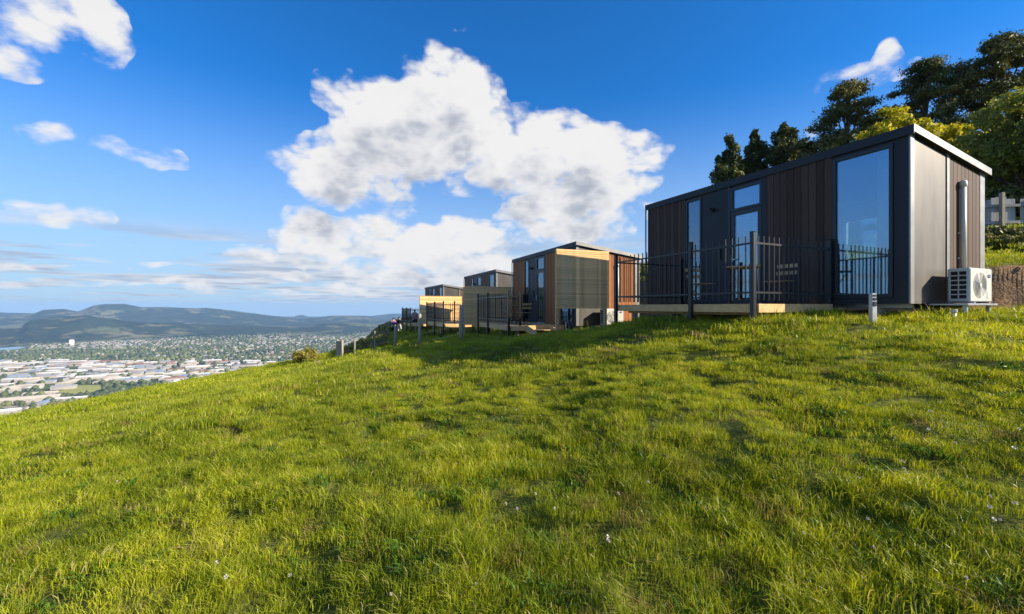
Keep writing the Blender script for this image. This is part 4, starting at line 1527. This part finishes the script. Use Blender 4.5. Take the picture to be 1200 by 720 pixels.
# ------------------------------------------------------------------ house glimpsed between the cabins
x_, y_, z_ = at_px(754, 62)
zg = z_ - 0.3
hs = thing('hill_house', 'grey house far behind, glimpsed in the gap left of the near cabin', 'house', (x_, y_, zg), R(20))
hz0 = max(0.0, (360 - 331) / F * 62 - zg)
obj('wall', MB().box(-3.2, 5, 0, 7, -0.5, hz0 + 2.0), pbr('grey_weatherboard', (0.10, 0.11, 0.12), .8), hs)
rfo = obj('roof', MB().hexa([(-3.6, -.4, hz0 + 2.0), (5.4, -.4, hz0 + 2.0), (5.4, 7.4, hz0 + 2.0), (-3.6, 7.4, hz0 + 2.0), (-2.6, 3.2, hz0 + 3.0), (4.4, 3.2, hz0 + 3.0), (4.4, 3.8, hz0 + 3.0), (-2.6, 3.8, hz0 + 3.0)]), M['roof'], hs)
for k in range(4):
    wn_ = obj('window', MB().box(-2.8 + k * 1.9, -1.5 + k * 1.9, -0.05, -0.004, hz0 + .4, hz0 + 1.5), M['white_plastic'], hs)
    obj('pane', MB().box(-2.7 + k * 1.9, -1.6 + k * 1.9, -0.07, -0.051, hz0 + .5, hz0 + 1.4), M['glass'], wn_)
obj('balcony', MB().box(-3.2, 5, -1.2, -0.1, hz0 - .1, hz0 + .05).box(-3.2, 5, -1.2, -1.12, hz0 + .9, hz0 + 1.0), M['grey_timber'], hs)

# ------------------------------------------------------------------ town in the valley
TY = lambda py: -VZ * F / (py - 360.0)          # ground row -> forward distance


def town_mats():
    out_ = {}
    for nm, c in (('white', (.80, .77, .71)), ('cream', (.68, .57, .41)), ('grey', (.33, .33, .34)), ('rust', (.34, .15, .09)), ('blue', (.26, .34, .44)), ('dark', (.12, .12, .13))):
        out_[nm] = pbr('town_roof_' + nm, c, .6, 0, .1, .05)
    return out_


TM = town_mats()
WALLM = pbr('town_walls', (.36, .33, .29), .8, 0, .2, .05)
GRID = R(24)
cgx, sgx = math.cos(GRID), math.sin(GRID)
taken = set()


def shed_mesh(w, d, h, rh, nm):
    b = MB()
    b.box(-w / 2, w / 2, -d / 2, d / 2, -1, h)
    me_ = b.mesh('wall')
    return me_


def gable(w, d, h, rh):
    b = MB()
    o = 0.5
    z0 = h + 0.02
    b.add([(-w / 2 - o, -d / 2 - o, z0), (w / 2 + o, -d / 2 - o, z0), (w / 2 + o, d / 2 + o, z0), (-w / 2 - o, d / 2 + o, z0), (-w / 2 - o, 0, z0 + rh), (w / 2 + o, 0, z0 + rh)],
          [(0, 1, 5, 4), (2, 3, 4, 5), (1, 2, 5), (3, 0, 4), (0, 3, 2, 1)])
    return b


SHW = {}


def town_building(x, y, w, d, h, rh, mat, label, cat, group, name, rot):
    key = (round(w / 6), round(d / 6), round(h))
    if key not in SHW:
        me_ = MB().box(-w / 2, w / 2, -d / 2, d / 2, -2, h).mesh('wall')
        me_.materials.append(WALLM)
        SHW[key] = (me_, w, d, h)
    me_, w, d, h = SHW[key]
    c = thing(name, label, cat, (x, y, VZ), rot, group)
    link('wall', me_, None, c)
    obj('roof', gable(w, d, h, rh), mat, c)
    return c


def px_of(x, y):
    return 600 + F * x / y, 360 + F * (-VZ) / y


# big landmark sheds at the foot of the slope
bigs = [(28, 470.5, 135, 60, 'cream', 'huge cream-roofed warehouse nearest the slope at the left edge'),
        (2, 486, 60, 22, 'white', 'long low white roof just above the grass at the left edge'),
        (34, 447, 60, 35, 'cream', 'cream warehouse with a yellowish wall beyond the field'),
        (107, 444, 75, 38, 'white', 'wide white-roofed warehouse in the middle of the industrial area'),
        (160, 447, 70, 30, 'blue', 'pale blue-roofed warehouse right of the wide white one'),
        (75, 456, 55, 24, 'grey', 'grey-roofed shed directly behind the yellow field'),
        (232, 432, 80, 36, 'white', 'long white warehouse near the trees at the middle of the town'),
        (110, 430, 70, 40, 'white', 'white warehouse in front of the green belt'),
        (205, 446, 52, 26, 'rust', 'rust-red roofed shed among white warehouses')]
spots = []


def free(x, y, r_):
    for (a, b, q) in spots:
        if abs(a - x) < (q + r_) and abs(b - y) < (q + r_):
            return False
    return True


for (px, py, w, d, mn, lab) in bigs:
    Y = TY(py); X = (px - 600) / F * Y
    rot = GRID + R(8)
    town_building(X, Y, w, d, 9, 3.5, TM[mn], lab, 'warehouse', 'landmark warehouses below the slope', 'warehouse', rot)
    spots.append((X, Y, max(w, d) * .5))

FIELD = [(58, 124, 451.5, 462)]


def zone(px, py):
    """how built-up the valley is here: 0 none, 1 warehouses, 2 houses"""
    if py > 489 or px < -260 or px > 470:
        return 0, 0
    if 50 < px < 135 and 450 < py < 466:
        return 0, 0
    if px < 35 and 403 < py < 412:
        return 0, 0
    if 92 < px < 195 and 448 < py < 468:
        return 2, .10
    if py > 463:
        return 1, .55
    if 424 < py <= 463:
        return 1, (.95 if px < 345 else .8)
    if 410 < py <= 424:
        return 2, (.16 if px < 215 else .40)
    if 396 < py <= 410:
        return 2, (.62 if px < 210 else .38)
    if 389 < py <= 396:
        return 2, .3
    return 0, 0


cand = []
g_ = random.Random(99)
yv = 950.0
while yv < 4900:
    step = 26 if yv < 1900 else 30
    xv = -yv * 1.7
    while xv < -yv * 0.25:
        # rotate street grid
        gx = xv * cgx - yv * sgx
        X = xv + g_.uniform(-4, 4); Y = yv + g_.uniform(-4, 4)
        px, py = px_of(X, Y)
        z, pr = zone(px, py)
        street = (int(gx // 95) % 1 == 0) and (gx % 95) < 14
        pr *= 0.55 + 0.9 * float(NZ[2](np.array([X / 260.0]), np.array([Y / 260.0]))[0])
        if z and not street and g_.random() < pr:
            cand.append((X, Y, z, px, py))
        xv += step * (1.0 if z != 1 else 1.35)
    yv += step

ware = [c for c in cand if c[2] == 1]
hous = [c for c in cand if c[2] == 2]
labs = {'white': 'white-roofed warehouse in the industrial part of the town', 'cream': 'cream-roofed warehouse in the industrial part of the town', 'grey': 'grey-roofed warehouse in the industrial part of the town',
        'rust': 'rust-roofed shed in the industrial part of the town', 'blue': 'blue-grey roofed shed in the industrial part of the town', 'dark': 'dark-roofed shed in the industrial part of the town'}
pick = ['white'] * 7 + ['cream'] * 5 + ['grey'] * 3 + ['rust'] * 2 + ['blue'] + ['dark']
ware.sort(key=lambda c: c[1])
n_ind = 0
rest = []
for (X, Y, z, px, py) in ware:
    w = g_.uniform(30, 88); d = g_.uniform(18, 40)
    if not free(X, Y, w * .36):
        continue
    spots.append((X, Y, w * .36))
    mn = g_.choice(pick)
    rot = GRID + (R(90) if g_.random() < .25 else 0)
    hh = g_.uniform(5, 10)
    if n_ind < 280 and -30 < px < 360:
        town_building(X, Y, w, d, hh, 2.2, TM[mn], labs[mn], 'warehouse', 'warehouses in the valley town, ' + mn + ' roofs', 'warehouse', rot)
        n_ind += 1
    else:
        rest.append((X, Y, w, d, hh, 2.0, rot, mn))
for (X, Y, z, px, py) in hous:
    rest.append((X, Y, g_.uniform(11, 20), g_.uniform(8, 13), g_.uniform(3, 6), 2.2, GRID + g_.choice([0, R(90), R(12)]), g_.choice(pick + ['dark', 'grey', 'rust', 'dark'])))
RC = {'white': (.50, .48, .45), 'cream': (.46, .39, .29), 'grey': (.40, .41, .43), 'rust': (.36, .17, .11), 'blue': (.30, .38, .48), 'dark': (.13, .13, .15)}
Vs, Fs, Cs = [], [], []
for (X, Y, w, d, h, rh, rot, mn) in rest:
    cr, sr = math.cos(rot), math.sin(rot)
    o = len(Vs)
    pts = [(-w / 2, -d / 2, -2), (w / 2, -d / 2, -2), (w / 2, d / 2, -2), (-w / 2, d / 2, -2), (-w / 2, -d / 2, h), (w / 2, -d / 2, h), (w / 2, d / 2, h), (-w / 2, d / 2, h), (-w / 2, 0, h + rh), (w / 2, 0, h + rh)]
    for (a, b, c_) in pts:
        Vs.append((X + a * cr - b * sr, Y + a * sr + b * cr, VZ + c_))
    for f_, cc in (((0, 1, 5, 4), (.33, .31, .28)), ((2, 3, 7, 6), (.33, .31, .28)), ((1, 2, 6, 5), (.33, .31, .28)), ((3, 0, 4, 7), (.33, .31, .28)), ((4, 5, 9, 8), RC[mn]), ((6, 7, 8, 9), RC[mn]), ((5, 6, 9), (.3, .28, .25)), ((7, 4, 8), (.3, .28, .25))):
        Fs.append(tuple(i + o for i in f_)); Cs.append(cc)
me = bpy.data.meshes.new('town_houses')
me.from_pydata(Vs, [], Fs)
ca = me.attributes.new('paint', 'FLOAT_COLOR', 'FACE')
ca.data.foreach_set('color', np.array([c_ + (1.0,) for c_ in Cs], np.float32).ravel())
tm_, tr, out = new_mat('town_paint')
an = tr.node('ShaderNodeAttribute', attribute_name='paint')
bs = tr.node('ShaderNodeBsdfDiffuse')
tr.put(bs.inputs[0], an.outputs['Color'])
tr.l.new(bs.outputs[0], out.inputs[0])
th = link('town_houses', me, tm_)
tag(th, 'spread of small houses across the valley town', kind='stuff')

# town trees: one mass
bm = bmesh.new()
bmesh.ops.create_icosphere(bm, subdivisions=1, radius=1)
iv_ = np.array([v_.co[:] for v_ in bm.verts]); if_ = np.array([[v_.index for v_ in f.verts] for f in bm.faces])
bm.free()
tv, tf = [], []
o = 0
nr_ = np.random.default_rng(3)
cnt = 0
for k in range(26000):
    Y = 950 * (4.9) ** nr_.random()
    X = -Y * nr_.uniform(.25, 1.7)
    px, py = px_of(X, Y)
    if py > 489 or (px < 33 and 403 < py < 411.5):
        continue
    dens = 0.13
    if 410 < py < 424: dens = .85
    if 92 < px < 195 and 449 < py < 468: dens = 1.0
    if 55 < px < 122 and 451 < py < 463: dens = 0.0
    if 389 < py < 411: dens = .55
    if 424 <= py < 463 and px > 215: dens = .22
    nn = float(NZ[4](np.array([X / 170.0]), np.array([Y / 170.0]))[0])
    if nr_.random() > dens * (0.35 + 1.3 * nn):
        continue
    s = nr_.uniform(4, 9)
    v = iv_ * (np.array([s, s, s * nr_.uniform(.7, 1.3)])) * (1 + .25 * nr_.normal(size=(len(iv_), 1)) * .6)
    tv.append(v + np.array([X, Y, VZ + s * .6])); tf.append(if_ + o); o += len(iv_)
    cnt += 1
me = mesh_np('town_trees', np.concatenate(tv), np.concatenate(tf), 3)
tt_ = link('town_trees', me, foliage_mat('town_foliage', (0.040, 0.055, 0.020), (0.085, 0.105, 0.030), (0.17, 0.18, 0.05), 0.0, 0.004))
tag(tt_, 'scattered trees and green belts through the valley town', kind='stuff')


def ground_patch(name, pts, z, mat, label):
    b = MB()
    b.v = [(x, y, z) for x, y in pts]
    b.f = [tuple(range(len(pts)))]
    o_ = obj(name, b, mat)
    return tag(o_, label, kind='structure')


def pg(px, py):
    Y = TY(py)
    return ((px - 600) / F * Y, Y)


yf = pbr('mown_yellow_field', (.30, .30, .05), .9, 0, .2, .02)
ground_patch('field', [pg(62, 461), (pg(96, 463.5)), pg(124, 455), pg(118, 451.5), pg(92, 452)], VZ + .5, yf, 'yellow-green mown field beside the warehouses')
gf = pbr('valley_pasture', (.17, .20, .05), .9, 0, .25, .02)
for q in [[(-60, 432), (40, 432), (60, 425), (-40, 424)], [(70, 428), (150, 430), (160, 423), (90, 421)], [(15, 420), (70, 421), (80, 416), (30, 415)], [(205, 424), (262, 425), (255, 419), (215, 418)], [(120, 417), (185, 418), (190, 413), (135, 412)]]:
    ground_patch('field', [pg(*p) for p in q], VZ + .6, gf, 'green pasture patch between the trees of the valley')
lk = pbr('lake_water', (.25, .40, .52), .25, 0, .05, .01)
ground_patch('lake', [pg(-400, 413), pg(-100, 412), pg(10, 410.5), pg(31, 407.8), pg(28, 405), pg(0, 403.5), pg(-120, 403), pg(-400, 402)], VZ + .4, lk, 'pale blue arm of the lake at the left edge')
ap = pbr('pale_yard', (.30, .26, .20), .9, 0, .15, .02)
for i, q in enumerate([[(-20, 476), (60, 484), (100, 470), (60, 462), (-10, 464)], [(150, 464), (205, 462), (268, 441), (228, 440)], [(-40, 448), (150, 449), (160, 440), (-20, 440)], [(180, 440), (290, 434), (280, 427), (170, 431)]]):
    ground_patch('yard', [pg(*p) for p in q], VZ + .25 + .02 * i, ap, 'pale paved yard between the warehouses')
asf = pbr('asphalt', (.11, .11, .115), .9, 0, .1, .05)
for i, (a, b, w) in enumerate([((-40, 432), (24, 457), 16), ((24, 457), (160, 470), 12), ((-20, 444), (330, 425), 12), ((130, 470), (110, 420), 10), ((210, 455), (200, 415), 10), ((300, 436), (190, 404), 10)]):
    p0, p1 = Vector(pg(*a)), Vector(pg(*b))
    dd = (p1 - p0).normalized(); nn = Vector((-dd.y, dd.x)) * w / 2
    ground_patch('road', [tuple(p0 - nn), tuple(p1 - nn), tuple(p1 + nn), tuple(p0 + nn)], VZ + .9 + .05 * i, asf, 'asphalt road through the valley town')

# tower block seen near the lake
X, Y = pg(84, 404.5)
tw = thing('tower_block', 'pale tower block standing above the town near the lake', 'building', (X, Y, VZ), GRID)
obj('wall', MB().box(-10, 10, -8, 8, -2, 34), TM['white'], tw)
obj('roof', MB().box(-6, 6, -5, 5, 34.01, 38), TM['grey'], tw)


# ------------------------------------------------------------------ grass
def grass_mat(name, cols, dry, trans=0.42):
    m, tr, out = new_mat(name)
    ge = tr.node('ShaderNodeNewGeometry')
    pos = ge.outputs['Position']
    n = tr.noise(pos, 0.55, 4, 0.6)
    n2 = tr.noise(pos, 3.2, 3, 0.6)
    f = tr.m('MULTIPLY_ADD', n2, 0.45, tr.m('MULTIPLY', n, 0.55))
    base = tr.ramp(f, [(0.36, cols[0]), (0.5, cols[1]), (0.64, cols[2])])
    rnd = ge.outputs['Random Per Island']
    base = tr.v('SCALE', base, scale=tr.m('MULTIPLY_ADD', rnd, 0.7, 0.65))
    isdry = tr.smooth(tr.m('MULTIPLY_ADD', n2, 0.35, rnd), 1.06, 1.14)
    base = tr.mix(isdry, base, tuple(dry) + (1,))
    p = tr.node('ShaderNodeBsdfPrincipled')
    tr.put(p.inputs['Base Color'], base)
    p.inputs['Roughness'].default_value = 0.42
    p.inputs['Specular IOR Level'].default_value = 0.28
    tl = tr.node('ShaderNodeBsdfTranslucent')
    tr.put(tl.inputs[0], tr.mix(1.0, base, (1.35, 1.2, 0.45, 1), 'MULTIPLY'))
    mx = tr.node('ShaderNodeMixShader')
    mx.inputs[0].default_value = trans
    tr.l.new(p.outputs[0], mx.inputs[1])
    tr.l.new(tl.outputs[0], mx.inputs[2])
    tr.l.new(mx.outputs[0], out.inputs[0])
    return m


GM = grass_mat('pasture_grass', [(0.14, 0.195, 0.010), (0.29, 0.35, 0.016), (0.48, 0.51, 0.028)], (0.55, 0.44, 0.2))


def clump(name, n, rad, hmin, hmax, wid, seed, lean=0.5, seg=3, stalks=0, mat=None):
    g_ = np.random.default_rng(seed)
    V, Fq = [], []
    for i in range(n + stalks):
        stalk = i >= n
        r_ = rad * math.sqrt(g_.random()); a = g_.random() * 6.283
        bx_, by_ = r_ * math.cos(a), r_ * math.sin(a)
        h = g_.uniform(hmin, hmax) * (1.0 - 0.25 * (r_ / rad))
        w = wid * g_.uniform(0.6, 1.3)
        ln = h * lean * g_.uniform(0.2, 1.5)
        if stalk:
            h = hmax * g_.uniform(1.15, 1.7); w = wid * 0.45; ln = h * .3
        da = g_.random() * 6.283
        dx_, dy_ = math.cos(da) + 0.35 * math.cos(a), math.sin(da) + 0.35 * math.sin(a)
        tw_ = g_.random() * 3.1416
        sx, sy = math.cos(tw_) * w / 2, math.sin(tw_) * w / 2
        o_ = len(V)
        for s in range(seg):
            f = s / seg
            wf_ = 1.0 - 0.45 * f
            hh = h * (f - 0.22 * f * f * lean * 1.2)
            off = ln * f * f
            V.append((bx_ + dx_ * off - sx * wf_, by_ + dy_ * off - sy * wf_, hh - (0.02 if s == 0 else 0)))
            V.append((bx_ + dx_ * off + sx * wf_, by_ + dy_ * off + sy * wf_, hh - (0.02 if s == 0 else 0)))
        V.append((bx_ + dx_ * ln, by_ + dy_ * ln, h * (1 - 0.22 * lean * 1.2)))
        for s in range(seg - 1):
            q = o_ + 2 * s
            Fq.append((q, q + 1, q + 3, q + 2))
        q = o_ + 2 * (seg - 1)
        Fq.append((q, q + 1, q + 2))
    me_ = bpy.data.meshes.new(name)
    me_.from_pydata(V, [], Fq)
    me_.materials.append(mat or GM)
    o = bpy.data.objects.new(name, me_)
    return o


def clump_collection(name, specs):
    c = bpy.data.collections.new(name)
    for i, sp in enumerate(specs):
        c.objects.link(clump('%s_%02d' % (name, i), **sp))
    return c


GS = grass_mat('straw_and_dead_grass', [(0.20, 0.13, 0.05), (0.32, 0.23, 0.09), (0.46, 0.36, 0.16)], (0.16, 0.08, 0.04), 0.25)
GC = grass_mat('clover_leaves', [(0.05, 0.12, 0.012), (0.08, 0.17, 0.016), (0.12, 0.22, 0.02)], (0.12, 0.2, 0.03), 0.3)
near_c = clump_collection('near_tufts', [
    dict(n=170, rad=.17, hmin=.022, hmax=.070, wid=.0034, seed=1, lean=.9),
    dict(n=170, rad=.17, hmin=.025, hmax=.085, wid=.0036, seed=2, lean=1.0),
    dict(n=60, rad=.12, hmin=.02, hmax=.06, wid=.0120, seed=3, lean=1.3, mat=GC),
    dict(n=170, rad=.17, hmin=.020, hmax=.065, wid=.0034, seed=4, lean=.8),
    dict(n=60, rad=.10, hmin=.03, hmax=.10, wid=.0028, seed=6, lean=1.2, mat=GS),
    dict(n=120, rad=.11, hmin=.05, hmax=.13, wid=.0042, seed=5, lean=1.0, stalks=2)])
mid_c = clump_collection('mid_tufts', [
    dict(n=170, rad=.27, hmin=.025, hmax=.08, wid=.0065, seed=11, lean=.9, seg=2),
    dict(n=170, rad=.27, hmin=.03, hmax=.09, wid=.0065, seed=12, lean=.9, seg=2),
    dict(n=170, rad=.27, hmin=.025, hmax=.075, wid=.0065, seed=14, lean=.9, seg=2),
    dict(n=80, rad=.2, hmin=.03, hmax=.09, wid=.006, seed=15, lean=1.1, seg=2, mat=GS),
    dict(n=120, rad=.18, hmin=.05, hmax=.14, wid=.007, seed=13, lean=.9, seg=2, stalks=2)])
far_c = clump_collection('far_tufts', [
    dict(n=190, rad=.60, hmin=.04, hmax=.10, wid=.016, seed=21, lean=.7, seg=2),
    dict(n=190, rad=.60, hmin=.04, hmax=.12, wid=.018, seed=22, lean=.8, seg=2)])


def scatter(r0, r1, per_m2, seed, half=R(66)):
    g_ = np.random.default_rng(seed)
    area = half * (r1 * r1 - r0 * r0)
    n = int(area * per_m2)
    r_ = np.sqrt(g_.uniform(r0 * r0, r1 * r1, n)); a = g_.uniform(-half, half, n)
    x = r_ * np.sin(a); y = r_ * np.cos(a)
    return x, y, g_


def footprint_mask(x, y):
    keep = np.ones(len(x), bool)
    for c in CAB:
        dx_, dy_ = x - c['x'], y - c['y']
        lx = dx_ * math.cos(c['a']) + dy_ * math.sin(c['a']); ly = -dx_ * math.sin(c['a']) + dy_ * math.cos(c['a'])
        keep &= ~((lx > -0.2) & (lx < 2.9) & (ly > 0.15) & (ly < 6.3))
    v = v_of(x, y); tt = t_of(x, y)
    q = bank_q(x, y)
    keep &= ~((q > 4.0) & (q < 5.3) & (tt < 14))
    return keep


def grass_object(name, label, coll, x, y, g_, smin, smax, nvar, tall=None, prob=None):
    k = footprint_mask(x, y)
    x, y = x[k], y[k]
    z = height(x, y)
    e = 0.25
    zx = (height(x + e, y) - height(x - e, y)) / (2 * e); zy = (height(x, y + e) - height(x, y - e)) / (2 * e)
    n = len(x)
    me_ = bpy.data.meshes.new(name)
    me_.vertices.add(n)
    me_.vertices.foreach_set('co', np.stack([x, y, z - 0.005], -1).astype(np.float32).ravel())
    pat = fbm(x / 0.7, y / 0.7, 3, 1)
    scl = g_.uniform(smin, smax, n) * (1 + 0.35 * pat)
    hs_ = scl * (1 + 0.5 * fbm(x / 1.9, y / 1.9, 3, 4))
    idx = g_.integers(0, nvar, n)
    hot = fbm(x / 1.1, y / 1.1, 2, 6) > 0.28
    rare = (idx == 2) if nvar == 6 else np.zeros(n, bool)
    straw = (idx == nvar - 2) & (nvar > 3)
    idx = np.where((rare & (g_.random(n) < .45)) | (straw & (g_.random(n) < .7)), 0, idx)
    idx = np.where(hot & (g_.random(n) < .5), nvar - 1, idx)
    rotv = np.stack([-0.0 + np.arctan(zy) * .0 + g_.normal(0, .10, n), g_.normal(0, .10, n) - 0.08, g_.uniform(0, 6.283, n)], -1)
    for nm, ty, arr, fld in (('scl', 'FLOAT_VECTOR', np.stack([scl, scl, np.clip(hs_, .35, 2.2)], -1), 'vector'), ('rot', 'FLOAT_VECTOR', rotv, 'vector'), ('idx', 'INT', idx, 'value')):
        a_ = me_.attributes.new(nm, ty, 'POINT')
        a_.data.foreach_set(fld, np.ascontiguousarray(arr, np.int32 if ty == 'INT' else np.float32).ravel())
    o = link(name, me_)
    tag(o, label, kind='stuff')
    ng = bpy.data.node_groups.new(name + '_nodes', 'GeometryNodeTree')
    ng.interface.new_socket('Geometry', in_out='INPUT', socket_type='NodeSocketGeometry')
    ng.interface.new_socket('Geometry', in_out='OUTPUT', socket_type='NodeSocketGeometry')
    N = ng.nodes; L_ = ng.links
    gi_ = N.new('NodeGroupInput'); go_ = N.new('NodeGroupOutput')
    ci = N.new('GeometryNodeCollectionInfo')
    ci.inputs['Collection'].default_value = coll
    ci.inputs['Separate Children'].default_value = True
    ci.inputs['Reset Children'].default_value = True
    ip = N.new('GeometryNodeInstanceOnPoints')
    ip.inputs['Pick Instance'].default_value = True

    def attr(nm, ty):
        q = N.new('GeometryNodeInputNamedAttribute')
        q.data_type = ty
        q.inputs['Name'].default_value = nm
        return [s_ for s_ in q.outputs if s_.enabled and s_.name == 'Attribute'][0]
    L_.new(gi_.outputs[0], ip.inputs['Points'])
    L_.new(ci.outputs[0], ip.inputs['Instance'])
    L_.new(attr('idx', 'INT'), ip.inputs['Instance Index'])
    L_.new(attr('rot', 'FLOAT_VECTOR'), ip.inputs['Rotation'])
    L_.new(attr('scl', 'FLOAT_VECTOR'), ip.inputs['Scale'])
    L_.new(ip.outputs[0], go_.inputs[0])
    md = o.modifiers.new('instances', 'NODES')
    md.node_group = ng
    return o


x, y, g_ = scatter(0.6, 7.5, 60, 1, R(72))
grass_object('meadow_grass', 'dense sunlit pasture grass in the foreground', near_c, x, y, g_, .7, 1.18, 6)
x, y, g_ = scatter(7.4, 18, 20, 2, R(66))
grass_object('meadow_grass', 'pasture grass across the middle of the slope', mid_c, x, y, g_, .8, 1.3, 5)
x, y, g_ = scatter(17.8, 62, 4.6, 3, R(62))
grass_object('meadow_grass', 'far pasture grass along the edge of the slope', far_c, x, y, g_, .8, 1.3, 2)

# longer untrimmed grass where mower and stock do not reach: deck edges, posts, cabin bases
ex, ey = [], []
g3 = np.random.default_rng(77)
for c_ in CAB[:3]:
    xo = -2.2 if c_ is not CAB[2] else -2.7
    for (lx0, lx1, ly0, ly1, n_) in ((xo - .22, xo + .25, .7, 4.9, 150), (xo, 0, .75, 1.15, 50), (-.1, 2.7, -.32, .1, 90), (xo, -.1, 1.2, 4.7, 60)):
        lx = g3.uniform(lx0, lx1, n_); ly = g3.uniform(ly0, ly1, n_)
        ex.append(c_['x'] + lx * math.cos(c_['a']) - ly * math.sin(c_['a'])); ey.append(c_['y'] + lx * math.sin(c_['a']) + ly * math.cos(c_['a']))
for (px_, Y_, _h, _r, _t) in fp:
    ex.append(g3.normal((px_ - 600) / F * Y_, .12, 10)); ey.append(g3.normal(Y_, .12, 10))
x, y = np.concatenate(ex), np.concatenate(ey)
grass_object('edge_grass', 'longer rough grass along the deck edges and posts', mid_c, x, y, g3, 1.1, 1.9, 5)

# clover heads, each a small thing
fl = MB()
g2 = random.Random(4)
for k in range(26):
    u = g2.random(); a = g2.random() * 6.283
    el = math.acos(1 - 1.6 * u)
    d = Vector((math.sin(el) * math.cos(a), math.sin(el) * math.sin(a), math.cos(el)))
    s = d.cross(Vector((.3, .2, 1))).normalized() * .0035
    p = Vector((0, 0, .10))
    fl.add([p + d * .003 - s, p + d * .003 + s, p + d * .014 + s * .6 + Vector((0, 0, .002)), p + d * .014 - s * .6 + Vector((0, 0, .002))], [(0, 1, 2, 3)])
head = fl.mesh('flower_head'); head.materials.append(M['petal'])
stem = MB().tube([(0, 0, -.03), (.004, 0, .05), (0, 0, .10)], .0012, 4).mesh('stem'); stem.materials.append(GM)
CLV = [(265, 680, 0), (340, 677, 0), (254, 660, 0), (137, 563, 0), (650, 593, 0), (593, 593, 0), (606, 596, 0), (628, 577, 0), (713, 636, 0), (725, 578, 0), (558, 678, 0), (760, 565, 0), (458, 694, 0), (712, 629, 0),
       (1024, 640, 0), (1017, 607, 0), (1160, 597, 0), (1165, 608, 0), (1172, 605, 0), (1190, 594, 0), (1161, 582, 0), (1060, 551, 0), (1062, 553, 0), (1058, 543, 0), (1120, 521, 0), (1088, 505, 0), (1090, 484, 0),
       (1049, 515, 0), (1069, 485, 0), (528, 478, 0), (633, 487, 0), (588, 488, 0), (605, 480, 0), (970, 446, 0), (1148, 498, 0), (1194, 502, 0), (1007, 558, 0), (1188, 528, 0), (942, 622, 0), (827, 593, 0), (1133, 676, 0), (154, 460, 0)]
for i, (px, py, _) in enumerate(CLV):
    # march the view ray down to the ground
    dx_, dz_ = (px - 600) / F, -(py - 360) / F
    Y = 1.0
    while Y < 30 and dz_ * Y > gz(dx_ * Y, Y) + 0.09:
        Y += 0.03
    c = thing('clover_flower', 'small white clover flower head among the pasture grass', 'flower', (dx_ * Y, Y, gz(dx_ * Y, Y)), random.uniform(0, 6), 'white clover flowers in the grass')
    s = random.uniform(.6, .95)
    c.scale = (s, s, s)
    link('flower_head', head, None, c)
    link('stem', stem, None, c)
